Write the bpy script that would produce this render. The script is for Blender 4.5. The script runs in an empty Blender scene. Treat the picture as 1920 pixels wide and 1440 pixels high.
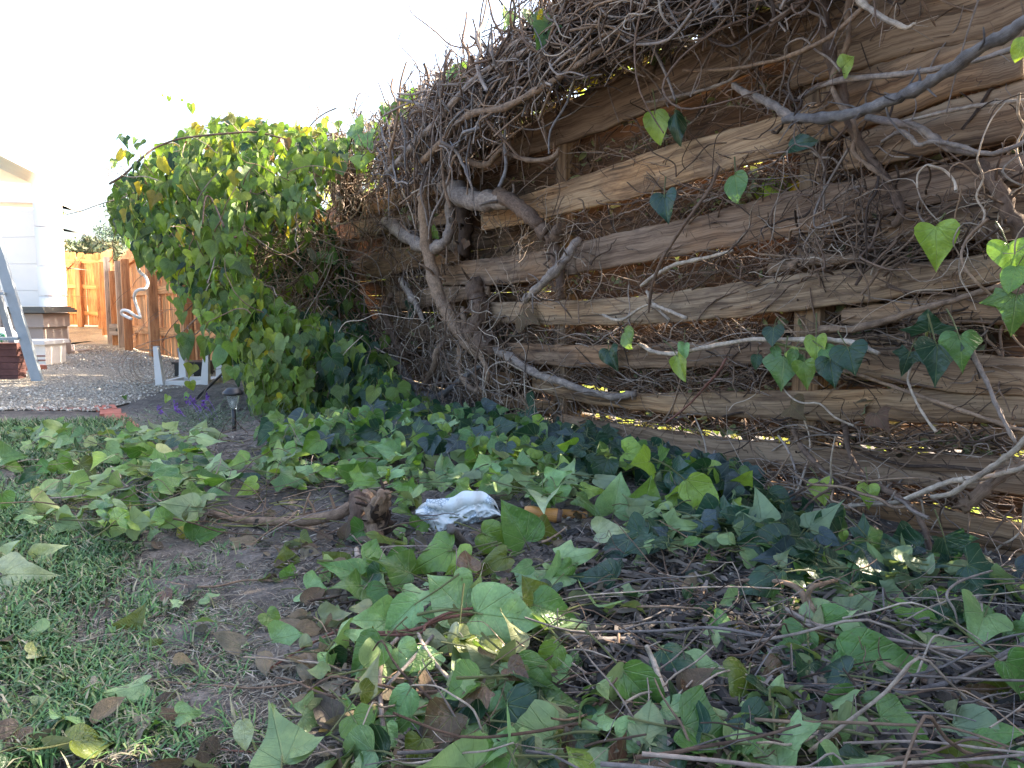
import bpy, math, random
import numpy as np
from mathutils import Vector, Matrix
random.seed(7); RNG = np.random.default_rng(11)
C = bpy.context.scene
COL = C.collection
# ------------------------------------------------------------------ camera, sky, sun
FPX = 1450.0; CAMH = 0.58
PITCH = math.atan(152.0 / FPX)
cam_d = bpy.data.cameras.new('camera'); cam = bpy.data.objects.new('camera', cam_d); COL.objects.link(cam)
cam_d.sensor_width = 36.0; cam_d.lens = 36.0 * FPX / 1920.0; cam_d.clip_end = 500; cam_d.clip_start = .05
cam.location = (0, 0, CAMH); cam.rotation_euler = (math.radians(90) - PITCH, 0, 0)
C.camera = cam
SUN_AZ, SUN_EL = math.radians(66), math.radians(37)      # azimuth from +Y towards +X
w = bpy.data.worlds.new('World'); C.world = w; w.use_nodes = True
nt = w.node_tree; nt.nodes.clear()
sky = nt.nodes.new('ShaderNodeTexSky'); sky.sky_type = 'NISHITA'; sky.sun_disc = False
sky.sun_elevation = SUN_EL; sky.sun_rotation = SUN_AZ; sky.air_density = 1.0; sky.dust_density = 5.0; sky.ozone_density = 1.0
bg = nt.nodes.new('ShaderNodeBackground'); bg.inputs[1].default_value = 0.15
wo = nt.nodes.new('ShaderNodeOutputWorld')
nt.links.new(sky.outputs[0], bg.inputs[0]); nt.links.new(bg.outputs[0], wo.inputs[0])
sd = bpy.data.lights.new('sun', 'SUN'); sd.energy = 4.2; sd.angle = math.radians(.5); sd.color = (1, .86, .66)
so = bpy.data.objects.new('sun', sd); COL.objects.link(so)
sdir = Vector((math.sin(SUN_AZ) * math.cos(SUN_EL), math.cos(SUN_AZ) * math.cos(SUN_EL), math.sin(SUN_EL)))
so.rotation_euler = sdir.to_track_quat('Z', 'Y').to_euler()
C.view_settings.view_transform = 'Standard'; C.view_settings.look = 'None'; C.view_settings.gamma = 1
C.view_settings.exposure = 2.5
C.cycles.max_bounces = 8; C.cycles.transparent_max_bounces = 6
C.cycles.use_denoising = True

# ------------------------------------------------------------------ where things stand
def ray(px, py):
    x, y = (px - 960) / FPX, (720 - py) / FPX
    c, s = math.cos(PITCH), math.sin(PITCH)
    return np.array([x, c + y * s, -s + y * c])
CP = np.array([0, 0, CAMH])
def terr(x, y):
    """height of the ground"""
    z = np.interp(y, [0, 8.5, 13, 15.3, 17, 19], [0, 0, -.115, -.06, .065, .065])
    z = z + .012 * np.sin(x * 3.1 + y * 1.7) * np.sin(y * 2.3 - x) * np.clip((9 - y) / 3, 0, 1)
    return z
def gp(px, py, z=0.0):
    r = ray(px, py); t = 1.0
    if r[2] > -1e-3: r = r * 1.0; r[2] = -1e-3
    t = (z - CAMH) / r[2]
    for _ in range(12):
        p = CP + r * t
        t = (z + float(terr(p[0], p[1])) - CAMH) / r[2]
    return CP + r * t
def dp(px, py, depth):
    r = ray(px, py); return CP + r * (depth / r[1])
_v = ray(240, 568); FD = np.array([_v[0], _v[1], 0]); FD /= np.linalg.norm(FD)      # direction the old fence runs in
FP0 = gp(1920, 1100); FN = np.array([-FD[1], FD[0], 0])                             # normal towards the yard
if np.dot(FN, CP - FP0) < 0: FN = -FN
def fp(px, py, o=0.0):
    r = ray(px, py); q = FP0 + FN * o
    return CP + r * (np.dot(q - CP, FN) / np.dot(r, FN))
def proj(p):
    q = np.asarray(p) - CP; c, s_ = math.cos(PITCH), math.sin(PITCH)
    f = q[1] * c - q[2] * s_; u = q[1] * s_ + q[2] * c
    return 960 + FPX * q[0] / f, 720 - FPX * u / f
def fcoord(p): return float(np.dot(p - FP0, FD)), float(p[2]), float(np.dot(p - FP0, FN))
def fpos(s, z, o): return FP0 * np.array([1, 1, 0]) + FD * s + FN * o + np.array([0, 0, z])
def inpoly(x, y, poly):
    c = False; n = len(poly); j = n - 1
    for i in range(n):
        xi, yi = poly[i]; xj, yj = poly[j]
        if (yi > y) != (yj > y) and x < (xj - xi) * (y - yi) / (yj - yi) + xi: c = not c
        j = i
    return c
def rpoly(poly):
    xs = [p[0] for p in poly]; ys = [p[1] for p in poly]
    while True:
        x, y = random.uniform(min(xs), max(xs)), random.uniform(min(ys), max(ys))
        if inpoly(x, y, poly): return x, y

# ------------------------------------------------------------------ mesh building
class MB:
    def __init__(s): s.v = []; s.f4 = []; s.f3 = []; s.c = []; s.u = []; s.n = 0
    def add(s, v, f4=None, f3=None, c=(1, 1, 1), u=None):
        v = np.asarray(v, float).reshape(-1, 3); k = len(v)
        s.v.append(v)
        if f4 is not None and len(f4): s.f4.append(np.asarray(f4, int).reshape(-1, 4) + s.n)
        if f3 is not None and len(f3): s.f3.append(np.asarray(f3, int).reshape(-1, 3) + s.n)
        c = np.asarray(c, float)
        s.c.append(np.tile(c, (k, 1)) if c.ndim == 1 else c)
        s.u.append(np.zeros((k, 3)) if u is None else np.asarray(u, float))
        s.n += k; return s
    def build(s, name, mat, parent=None, origin=None, smooth=True):
        v = np.concatenate(s.v); c = np.concatenate(s.c); u = np.concatenate(s.u)
        if origin is None: origin = np.array([v[:, 0].mean(), v[:, 1].mean(), v[:, 2].min()])
        else: origin = np.asarray(origin, float)
        v = v - origin
        f4 = np.concatenate(s.f4) if s.f4 else np.zeros((0, 4), int)
        f3 = np.concatenate(s.f3) if s.f3 else np.zeros((0, 3), int)
        me = bpy.data.meshes.new(name)
        me.vertices.add(len(v)); me.vertices.foreach_set('co', v.astype(np.float32).ravel())
        li = np.concatenate([f4.ravel(), f3.ravel()]).astype(np.int32)
        me.loops.add(len(li)); me.loops.foreach_set('vertex_index', li)
        st = np.concatenate([np.arange(len(f4)) * 4, len(f4) * 4 + np.arange(len(f3)) * 3]).astype(np.int32)
        me.polygons.add(len(st)); me.polygons.foreach_set('loop_start', st)
        try: me.polygons.foreach_set('loop_total', np.concatenate([np.full(len(f4), 4), np.full(len(f3), 3)]).astype(np.int32))
        except Exception: pass
        me.polygons.foreach_set('use_smooth', np.full(len(st), smooth))
        a = me.attributes.new('tint', 'FLOAT_COLOR', 'POINT')
        a.data.foreach_set('color', np.concatenate([c, np.ones((len(c), 1))], 1).astype(np.float32).ravel())
        b = me.attributes.new('luv', 'FLOAT_VECTOR', 'POINT'); b.data.foreach_set('vector', u.astype(np.float32).ravel())
        me.update(calc_edges=True); me.validate()
        me.materials.append(mat)
        o = bpy.data.objects.new(name, me); COL.objects.link(o)
        if parent is not None:
            o.parent = parent; o.location = Vector(origin) - parent.matrix_basis.translation
        else: o.location = origin
        return o
def tag(o, label=None, cat=None, group=None, kind=None):
    if label: o['label'] = label
    if cat: o['category'] = cat
    if group: o['group'] = group
    if kind: o['kind'] = kind
    return o
def empty(name, loc, label=None, cat=None, group=None):
    o = bpy.data.objects.new(name, None); COL.objects.link(o); o.location = Vector([float(q) for q in loc])
    o.empty_display_size = .05
    return tag(o, label, cat, group)
def smoothpts(P, sub=4):
    P = np.asarray(P, float); n = len(P)
    if n < 3: return P
    out = []
    for i in range(n - 1):
        p0 = P[max(i - 1, 0)]; p1 = P[i]; p2 = P[i + 1]; p3 = P[min(i + 2, n - 1)]
        for k in range(sub):
            t = k / sub
            out.append(.5 * ((2 * p1) + (-p0 + p2) * t + (2 * p0 - 5 * p1 + 4 * p2 - p3) * t * t + (-p0 + 3 * p1 - 3 * p2 + p3) * t ** 3))
    out.append(P[-1]); return np.array(out)
def tube(mb, P, R, n=6, c=(1, 1, 1), rough=0.0, cap=True):
    P = np.asarray(P, float); m = len(P)
    R = np.interp(np.linspace(0, 1, m), np.linspace(0, 1, len(np.atleast_1d(R))), np.atleast_1d(R))
    T = np.gradient(P, axis=0); T /= np.linalg.norm(T, axis=1)[:, None] + 1e-9
    ref = np.array([0.31, .52, .79]) if abs(T[0] @ np.array([.31, .52, .79])) < .9 else np.array([1., 0, 0])
    A = []; a = ref - T[0] * (ref @ T[0])
    for i in range(m):
        a = a - T[i] * (a @ T[i]); a /= np.linalg.norm(a) + 1e-9; A.append(a)
    A = np.array(A); B = np.cross(T, A)
    th = np.arange(n) * 2 * math.pi / n
    ring = A[:, None, :] * np.cos(th)[None, :, None] + B[:, None, :] * np.sin(th)[None, :, None]
    rr = R[:, None] * np.ones((m, n))
    if rough: rr = rr * (1 + rough * RNG.standard_normal((m, n))) * (1 + rough * .8 * RNG.standard_normal((m, 1)))
    V = P[:, None, :] + ring * rr[:, :, None]
    i = np.arange(m - 1)[:, None] * n; j = np.arange(n)[None, :]; j2 = (j + 1) % n
    F = np.stack([i + j, i + j2, i + n + j2, i + n + j], -1).reshape(-1, 4)
    L = np.concatenate([[0], np.cumsum(np.linalg.norm(np.diff(P, axis=0), axis=1))])
    U = np.stack([np.repeat(L, n), np.tile(th, m), np.full(m * n, random.random() * 50)], 1)
    V = V.reshape(-1, 3); f3 = []
    if cap:
        V = np.concatenate([V, P[:1], P[-1:]]); k = m * n
        U = np.concatenate([U, U[:1], U[-1:]])
        f3 = [[k, (q + 1) % n, q] for q in range(n)] + [[k + 1, (m - 1) * n + q, (m - 1) * n + (q + 1) % n] for q in range(n)]
    mb.add(V, F, f3, c, U)
BOXF = [[0, 3, 2, 1], [4, 5, 6, 7], [0, 1, 5, 4], [1, 2, 6, 5], [2, 3, 7, 6], [3, 0, 4, 7]]
def box(mb, o, ax, ay, az, c=(1, 1, 1)):
    """box from corner o along three vectors (separate faces so edges stay crisp)"""
    o, ax, ay, az = [np.asarray(q, float) for q in (o, ax, ay, az)]
    P = np.array([o, o + ax, o + ax + ay, o + ay, o + az, o + ax + az, o + ax + ay + az, o + ay + az])
    L = [np.linalg.norm(ax), np.linalg.norm(ay), np.linalg.norm(az)]
    W = np.array([[0, 0, 0], [L[0], 0, 0], [L[0], L[1], 0], [0, L[1], 0], [0, 0, L[2]], [L[0], 0, L[2]], [L[0], L[1], L[2]], [0, L[1], L[2]]])
    sd_ = random.random() * 40
    V = []; F = []; U = []
    if np.linalg.det(np.array([ax, ay, az])) < 0: flip = True
    else: flip = False
    longest = int(np.argmax(L))
    for f in BOXF:
        k = len(V); V += [P[i] for i in f]
        for i in f:
            a = W[i][longest]; b = [W[i][q] for q in range(3) if q != longest]
            U.append((a, b[0] + b[1], sd_))
        F.append([k, k + 1, k + 2, k + 3] if not flip else [k + 3, k + 2, k + 1, k])
    mb.add(V, F, None, c, U)
def vbox(mb, cx, cy, cz, sx, sy, sz, yaw=0, c=(1, 1, 1)):
    a = np.array([math.cos(yaw), math.sin(yaw), 0]); b = np.array([-math.sin(yaw), math.cos(yaw), 0])
    o = np.array([cx, cy, cz]) - a * sx / 2 - b * sy / 2
    box(mb, o, a * sx, b * sy, np.array([0, 0, sz]), c)
def lathe(mb, cx, cy, prof, n=20, c=(1, 1, 1)):
    V = []; F = []
    for z, r in prof:
        for k in range(n): V.append((cx + r * math.cos(2 * math.pi * k / n), cy + r * math.sin(2 * math.pi * k / n), z))
    for i in range(len(prof) - 1):
        for k in range(n): F.append((i * n + k, i * n + (k + 1) % n, (i + 1) * n + (k + 1) % n, (i + 1) * n + k))
    mb.add(V, F, None, c)

# ------------------------------------------------------------------ materials
def M(name):
    m = bpy.data.materials.new(name); m.use_nodes = True; t = m.node_tree; t.nodes.clear()
    out = t.nodes.new('ShaderNodeOutputMaterial'); b = t.nodes.new('ShaderNodeBsdfPrincipled')
    t.links.new(b.outputs[0], out.inputs[0]); return m, t, b, out
def N(t, typ, **k):
    n = t.nodes.new(typ)
    for a, v in k.items():
        if a.startswith('i_'):
            q = a[2:]; n.inputs[int(q) if q.isdigit() else q].default_value = v
        else: setattr(n, a, v)
    return n
def math_(t, op, a, b=None, clamp=False):
    n = t.nodes.new('ShaderNodeMath'); n.operation = op; n.use_clamp = clamp
    for i, q in enumerate((a, b)):
        if q is None: continue
        if isinstance(q, (int, float)): n.inputs[i].default_value = q
        else: t.links.new(q, n.inputs[i])
    return n.outputs[0]
def mix(t, fac, a, b, mode='MIX'):
    n = t.nodes.new('ShaderNodeMix'); n.data_type = 'RGBA'; n.blend_type = mode
    for i, q in ((0, fac), (6, a), (7, b)):
        if isinstance(q, (int, float)): n.inputs[i].default_value = q
        elif isinstance(q, tuple): n.inputs[i].default_value = (*q, 1)
        else: t.links.new(q, n.inputs[i])
    return n.outputs[2]
def ramp(t, fac, stops):
    n = t.nodes.new('ShaderNodeValToRGB'); e = n.color_ramp.elements
    while len(e) < len(stops): e.new(.5)
    for k, (p, c) in zip(e, stops): k.position = p; k.color = (*c, 1)
    t.links.new(fac, n.inputs[0]); return n.outputs[0]
def noise(t, vec, scale, detail=4, rough=.55):
    n = N(t, 'ShaderNodeTexNoise'); n.inputs['Scale'].default_value = scale; n.inputs['Detail'].default_value = detail
    n.inputs['Roughness'].default_value = rough
    if vec is not None: t.links.new(vec, n.inputs['Vector'])
    return n.outputs[0]
def mapping(t, vec, scale):
    n = N(t, 'ShaderNodeMapping'); n.inputs['Scale'].default_value = scale; t.links.new(vec, n.inputs[0]); return n.outputs[0]
def bump(t, h, b, strength=.5, dist=.01):
    n = N(t, 'ShaderNodeBump'); n.inputs['Strength'].default_value = strength; n.inputs['Distance'].default_value = dist
    t.links.new(h, n.inputs['Height']); t.links.new(n.outputs[0], b.inputs['Normal'])
def attr(t, name): 
    n = N(t, 'ShaderNodeAttribute', attribute_name=name); return n
def geo(t): return N(t, 'ShaderNodeNewGeometry')

def leaf_mat(name, trans=.3, rough=.42, vein=.5):
    m, t, b, out = M(name); L = t.links.new
    tint = attr(t, 'tint').outputs['Color']; uv = attr(t, 'luv').outputs['Vector']
    sx = N(t, 'ShaderNodeSeparateXYZ'); L(uv, sx.inputs[0])
    ax = math_(t, 'ABSOLUTE', sx.outputs[0]); y = sx.outputs[1]
    vs = None
    for th, wd in ((0, .016), (.60, .011), (1.15, .010), (1.9, .008)):
        d = math_(t, 'ABSOLUTE', math_(t, 'SUBTRACT', math_(t, 'MULTIPLY', ax, math.cos(th)), math_(t, 'MULTIPLY', y, math.sin(th))))
        if th > 1.6: pass
        q = math_(t, 'SUBTRACT', 1.0, math_(t, 'DIVIDE', d, wd), True)
        vs = q if vs is None else math_(t, 'MAXIMUM', vs, q)
    # side veins off the midrib
    sv = math_(t, 'FRACT', math_(t, 'MULTIPLY', math_(t, 'SUBTRACT', y, math_(t, 'MULTIPLY', ax, .75)), 6.0))
    sv = math_(t, 'SUBTRACT', 1.0, math_(t, 'DIVIDE', math_(t, 'ABSOLUTE', math_(t, 'SUBTRACT', sv, .5)), .09), True)
    vs = math_(t, 'MAXIMUM', vs, math_(t, 'MULTIPLY', sv, .13))
    n1 = noise(t, uv, 5, 3); n2 = noise(t, uv, 28, 3)
    c = mix(t, math_(t, 'MULTIPLY', n1, .55), tint, (0.30, 0.36, .08), 'MULTIPLY')
    c = mix(t, .35, c, ramp(t, n2, [(.3, (.55, .55, .55)), (.7, (1.25, 1.25, 1.2))]), 'MULTIPLY')
    spot = ramp(t, noise(t, uv, 9, 2), [(.70, (0, 0, 0)), (.74, (1, 1, 1))])
    c = mix(t, math_(t, 'MULTIPLY', spot, .5), c, (.10, .065, .03))
    pale = mix(t, .5, c, (.30, .38, .19))
    c = mix(t, math_(t, 'MULTIPLY', vs, vein), c, mix(t, .5, tint, (.42, .50, .26)))
    bf = geo(t).outputs['Backfacing']
    c = mix(t, bf, c, pale)
    c = mix(t, .5, c, ramp(t, noise(t, uv, 2.2, 3), [(.35, (.62, .66, .7)), (.65, (1.3, 1.25, 1.1))]), 'MULTIPLY')
    L(c, b.inputs['Base Color'])
    L(math_(t, 'ADD', rough, math_(t, 'MULTIPLY', bf, .2)), b.inputs['Roughness'])
    b.inputs['Specular IOR Level'].default_value = .45
    bump(t, math_(t, 'ADD', math_(t, 'MULTIPLY', vs, -.6), math_(t, 'MULTIPLY', n1, .7)), b, .5, .01)
    tr = N(t, 'ShaderNodeBsdfTranslucent'); L(mix(t, .6, c, mix(t, 1.0, c, (2.2, 2.3, .7), 'MULTIPLY')), tr.inputs[0])
    mx = N(t, 'ShaderNodeMixShader'); mx.inputs[0].default_value = trans
    L(b.outputs[0], mx.inputs[1]); L(tr.outputs[0], mx.inputs[2]); L(mx.outputs[0], out.inputs[0])
    return m
def bark_mat(name, sc=60, bs=.6):
    m, t, b, out = M(name); L = t.links.new
    tint = attr(t, 'tint').outputs['Color']; pos = geo(t).outputs['Position']; uv = attr(t, 'luv').outputs['Vector']
    n1 = noise(t, pos, sc, 5, .7); n2 = noise(t, pos, 9, 3)
    n3 = noise(t, mapping(t, uv, (14, 5, 1)), 2.2, 5, .75)
    f = math_(t, 'MULTIPLY', math_(t, 'ADD', n1, n3), .5)
    c = mix(t, 1.0, tint, ramp(t, f, [(.32, (.32, .28, .26)), (.5, (.95, .92, .9)), (.66, (1.7, 1.65, 1.6))]), 'MULTIPLY')
    c = mix(t, .45, c, ramp(t, n2, [(.35, (.55, .5, .5)), (.65, (1.4, 1.3, 1.15))]), 'MULTIPLY')
    L(c, b.inputs['Base Color']); b.inputs['Roughness'].default_value = .85; b.inputs['Specular IOR Level'].default_value = .25
    bump(t, f, b, bs, .006); return m
def wood_mat(name, cols, along=1.3, across=42, orange=.0, rough=.75, bs=.5):
    m, t, b, out = M(name); L = t.links.new
    uv = attr(t, 'luv').outputs['Vector']; tint = attr(t, 'tint').outputs['Color']
    warp = N(t, 'ShaderNodeVectorMath', operation='ADD'); L(uv, warp.inputs[0])
    nz = N(t, 'ShaderNodeTexNoise'); nz.inputs['Scale'].default_value = 2.6; L(uv, nz.inputs['Vector'])
    sc = N(t, 'ShaderNodeVectorMath', operation='SCALE'); sc.inputs['Scale'].default_value = .009; L(nz.outputs[1], sc.inputs[0]); L(sc.outputs[0], warp.inputs[1])
    v = warp.outputs[0]
    g1 = noise(t, mapping(t, v, (along, across, 1)), 1.6, 6, .62)
    g2 = noise(t, mapping(t, v, (along * 4, across * 5, 1)), 1.6, 4, .6)
    st = noise(t, mapping(t, v, (2.2, 7, 1)), 1.5, 5, .7)
    f = math_(t, 'ADD', math_(t, 'MULTIPLY', g1, .62), math_(t, 'MULTIPLY', g2, .38))
    c = ramp(t, f, [(.36, cols[0]), (.47, cols[1]), (.57, cols[2]), (.68, cols[1])])
    c = mix(t, ramp(t, st, [(.5, (0, 0, 0)), (.72, (1, 1, 1))]), c, mix(t, 1.0, c, (.40, .38, .42), 'MULTIPLY'))
    if orange:
        o = ramp(t, noise(t, mapping(t, v, (1.4, 5, 1)), 1.1, 4, .6), [(.5, (0, 0, 0)), (.64, (1, 1, 1))])
        c = mix(t, math_(t, 'MULTIPLY', o, orange), c, mix(t, 1.0, c, (1.55, 1.10, .62), 'MULTIPLY'))
    speck = ramp(t, noise(t, uv, 120, 2), [(.68, (0, 0, 0)), (.72, (1, 1, 1))])
    c = mix(t, math_(t, 'MULTIPLY', speck, .5), c, (.04, .03, .025))
    crack = ramp(t, noise(t, mapping(t, v, (1.1, 60, 1)), 1.0, 3, .5), [(.66, (0, 0, 0)), (.70, (1, 1, 1))])
    c = mix(t, math_(t, 'MULTIPLY', crack, .7), c, (.03, .022, .018))
    c = mix(t, 1.0, c, tint, 'MULTIPLY')
    L(c, b.inputs['Base Color']); b.inputs['Roughness'].default_value = rough; b.inputs['Specular IOR Level'].default_value = .25
    bump(t, math_(t, 'SUBTRACT', f, math_(t, 'MULTIPLY', crack, .4)), b, bs, .006); return m
def plain_mat(name, col, rough=.6, ns=20, var=.25, bs=.15, metal=0, tinted=False):
    m, t, b, out = M(name); L = t.links.new
    pos = geo(t).outputs['Position']; n = noise(t, pos, ns, 5, .65); n2 = noise(t, pos, ns * .16, 3)
    c = ramp(t, math_(t, 'MULTIPLY', math_(t, 'ADD', n, n2), .5), [(.35, tuple(q * (1 - var) for q in col)), (.65, tuple(min(q * (1 + var), .95) for q in col))])
    if tinted: c = mix(t, 1.0, c, attr(t, 'tint').outputs['Color'], 'MULTIPLY')
    L(c, b.inputs['Base Color']); b.inputs['Roughness'].default_value = rough; b.inputs['Metallic'].default_value = metal
    bump(t, n, b, bs, .01); return m
MAT = {}
MAT['leaf'] = leaf_mat('ivy_leaf', .2, .34, .55)
MAT['leaf_hedge'] = leaf_mat('hedge_leaf', .42, .45, .35)
MAT['dead'] = leaf_mat('dead_leaf', .12, .8, .3)
MAT['bark'] = bark_mat('bark')
MAT['bark_rough'] = bark_mat('bark_rough', 38, 1.0)
MAT['old_wood'] = wood_mat('weathered_board', ((.115, .076, .05), (.255, .178, .118), (.42, .315, .215)), orange=.35, bs=.35)
MAT['cedar'] = wood_mat('cedar', ((.22, .095, .04), (.38, .18, .08), (.50, .27, .13)), 1, 18, orange=.25, bs=.2)
MAT['grey_post'] = wood_mat('grey_post', ((.16, .13, .10), (.30, .25, .2), (.42, .36, .3)), 1, 18)

# ground: dry trodden soil with bits
def ground_mat():
    m, t, b, out = M('soil'); L = t.links.new
    pos = geo(t).outputs['Position']
    n1 = noise(t, pos, 2.2, 5, .6); n2 = noise(t, pos, 26, 6, .7); n3 = noise(t, pos, 150, 4, .7)
    c = ramp(t, math_(t, 'ADD', math_(t, 'MULTIPLY', n1, .35), math_(t, 'MULTIPLY', n2, .65)), [(.34, (.05, .042, .037)), (.52, (.125, .105, .09)), (.68, (.24, .21, .18))])
    c = mix(t, .6, c, ramp(t, n3, [(.35, (.45, .45, .45)), (.65, (1.5, 1.5, 1.5))]), 'MULTIPLY')
    sep = N(t, 'ShaderNodeSeparateXYZ'); L(pos, sep.inputs[0])
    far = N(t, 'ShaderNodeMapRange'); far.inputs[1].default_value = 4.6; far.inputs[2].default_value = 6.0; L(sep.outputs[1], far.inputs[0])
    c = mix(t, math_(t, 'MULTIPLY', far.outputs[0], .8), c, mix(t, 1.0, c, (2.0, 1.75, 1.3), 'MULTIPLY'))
    L(c, b.inputs['Base Color']); b.inputs['Roughness'].default_value = .95
    bump(t, math_(t, 'ADD', n2, math_(t, 'MULTIPLY', n3, .3)), b, .9, .02); return m
MAT['soil'] = ground_mat()
def gravel_mat():
    m, t, b, out = M('gravel'); L = t.links.new
    pos = geo(t).outputs['Position']; vo = N(t, 'ShaderNodeTexVoronoi'); vo.inputs['Scale'].default_value = 75; L(pos, vo.inputs['Vector'])
    sep = N(t, 'ShaderNodeSeparateColor'); L(vo.outputs['Color'], sep.inputs[0])
    c = ramp(t, sep.outputs[0], [(.0, (.24, .20, .16)), (.5, (.44, .39, .31)), (1, (.66, .60, .50))])
    sp = N(t, 'ShaderNodeSeparateXYZ'); L(pos, sp.inputs[0]); mr = N(t, 'ShaderNodeMapRange'); mr.inputs[1].default_value = 6.5; mr.inputs[2].default_value = 10.5
    L(math_(t, 'ADD', sp.outputs[1], math_(t, 'MULTIPLY', noise(t, pos, 1.5, 4), 3.0)), mr.inputs[0]); c = mix(t, math_(t, 'MULTIPLY', mr.outputs[0], .85), c, mix(t, .4, c, (.46, .34, .19)))  # farther gravel tanner: tan dirt plus sunlight painted into the colour
    c = mix(t, 1, c, ramp(t, vo.outputs['Distance'], [(.25, (1, 1, 1)), (.55, (.35, .33, .3))]), 'MULTIPLY')
    L(c, b.inputs['Base Color']); b.inputs['Roughness'].default_value = .9
    bump(t, math_(t, 'MULTIPLY', vo.outputs['Distance'], -1), b, .8, .015); return m
MAT['gravel'] = gravel_mat()
MAT['pebble'] = plain_mat('pebble', (1, 1, 1), .85, 40, .15, .2, tinted=True)
MAT['white_plastic'] = plain_mat('white_plastic', (.62, .60, .58), .45, 8, .06, .03)
MAT['shed_plastic'] = plain_mat('shed_plastic', (.86, .80, .72), .55, 3, .04, .03)
MAT['grey_plastic'] = plain_mat('grey_plastic', (.075, .08, .075), .5, 6, .1, .05)
MAT['taupe_plastic'] = plain_mat('taupe_plastic', (.30, .25, .22), .55, 6, .06, .04)
MAT['stucco'] = plain_mat('stucco', (.90, .88, .78), .9, 30, .05, .2)
MAT['ladder_paint'] = plain_mat('ladder_paint', (.24, .27, .29), .55, 14, .14, .12)
MAT['brick'] = plain_mat('brick', (.26, .105, .075), .9, 30, .35, .5, tinted=True)
MAT['dark_metal'] = plain_mat('dark_metal', (.012, .012, .014), .4, 20, .2, .05)
MAT['dark_board'] = plain_mat('dark_board', (.035, .034, .038), .7, 14, .3, .2)
MAT['purple'] = plain_mat('purple', (.16, .06, .30), .8, 60, .4, 0)
MAT['grass'] = plain_mat('grass_blade', (1, 1, 1), .6, 14, .25, 0, tinted=True)
MAT['debris'] = plain_mat('debris_bits', (1, 1, 1), .9, 60, .35, .2, tinted=True)
MAT['handle'] = wood_mat('handle_wood', ((.20, .075, .02), (.42, .19, .055), (.55, .29, .10)), 6, 55, rough=.3, bs=.1)
def cloth_mat():
    m, t, b, out = M('cloth'); L = t.links.new
    pos = geo(t).outputs['Position']; vo = N(t, 'ShaderNodeTexVoronoi'); vo.feature = 'DISTANCE_TO_EDGE'; vo.inputs['Scale'].default_value = 130; L(pos, vo.inputs['Vector'])
    n = noise(t, pos, 16, 3)
    msk = ramp(t, n, [(.50, (0, 0, 0)), (.56, (1, 1, 1))])
    ln = ramp(t, vo.outputs['Distance'], [(.04, (.24, .31, .37)), (.16, (.60, .66, .69))])
    c = mix(t, msk, (.64, .67, .66), ln)
    L(c, b.inputs['Base Color']); b.inputs['Roughness'].default_value = .85
    bump(t, noise(t, pos, 60, 5), b, .5, .006); return m
MAT['cloth'] = cloth_mat()
def glass_mat():
    m, t, b, out = M('clear_plastic'); b.inputs['Transmission Weight'].default_value = .9; b.inputs['Roughness'].default_value = .12
    b.inputs['IOR'].default_value = 1.3; b.inputs['Base Color'].default_value = (.9, .93, .92, 1); return m
MAT['glass'] = glass_mat()

# ------------------------------------------------------------------ leaves
def half(kind):
    cy = [0, .05, .13, .24, .37, .50, .63, .77, .9, 1.0]
    H = {'kite': [(0, 0), (.12, -.09), (.28, -.10), (.40, .02), (.46, .15), (.36, .32), (.24, .50), (.13, .69), (.05, .87), (0, 1.06)],
         'heart': [(0, 0), (.14, -.10), (.31, -.11), (.42, .01), (.46, .17), (.42, .34), (.31, .53), (.18, .73), (.065, .90), (0, 1.02)],
         'lobed': [(0, 0), (.15, -.12), (.35, -.15), (.48, -.03), (.565, .14), (.44, .30), (.30, .48), (.18, .69), (.065, .88), (0, 1.04)],
         'star': [(0, 0), (.16, -.10), (.36, -.20), (.40, -.04), (.62, .20), (.40, .27), (.26, .42), (.20, .64), (.09, .86), (0, 1.04)],
         'oval': [(0, 0), (.10, -.03), (.22, .0), (.31, .10), (.36, .24), (.36, .40), (.31, .58), (.20, .77), (.08, .92), (0, 1)]}[kind]
    return cy, H
def leaf_geo(kind, cols=2, fold=.25, droop=.25, wave=.05, wdt=1.0, ph=0.0, cup=.0, jag=.012):
    cy, H = half(kind)
    if cols > 2:
        A = smoothpts([(a, b, c) for a, (b, c) in zip(cy, H)], 2); cy = list(A[:, 0]); H = [(max(q[1], 0), q[2]) for q in A]
    rl = random.uniform(-.5, .5); tw = random.uniform(-.35, .35); fr = [k / cols for k in range(-cols, cols + 1)]
    V = []; U = []
    for i, (c, (bx, by)) in enumerate(zip(cy, H)):
        for f in fr:
            a = abs(f); e = 1 + (random.uniform(-1, 1) * jag * 3 if a == 1 else 0)
            x = math.copysign(bx * a * e, f) if f else 0.0; y = c + (by - c) * a ** 1.15
            z = fold * abs(x) + cup * x * x - droop * y * y * .8 + rl * x * y + tw * x + (.25 * rl * max(0, abs(x) - .25)) + wave * math.sin(ph + 7 * y + (3 if f > 0 else 0)) * a + wave * .5 * math.sin(11 * x + ph)
            U.append((x, y, ph * 7)); V.append((x * wdt, y, z))
    n = len(fr); F = []
    for i in range(len(cy) - 1):
        for j in range(n - 1):
            q = i * n + j; F.append((q, q + 1, q + n + 1, q + n))
    return np.array(V), np.array(F), np.array(U)
TPL = {}
for kd in ('heart', 'lobed', 'star', 'oval', 'kite'):
    TPL[kd] = [leaf_geo(kd, 2, random.uniform(.0, .5), random.uniform(-.1, .55), random.uniform(.02, .08), random.uniform(.85, 1.08), random.uniform(0, 6), random.uniform(-.7, .5)) for _ in range(12)]
TPLH = {kd: [leaf_geo(kd, 4, random.uniform(-.1, .55), random.uniform(-.1, .6), random.uniform(.03, .09), 1, random.uniform(0, 6), random.uniform(-.6, .5)) for _ in range(9)] for kd in TPL}
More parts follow.
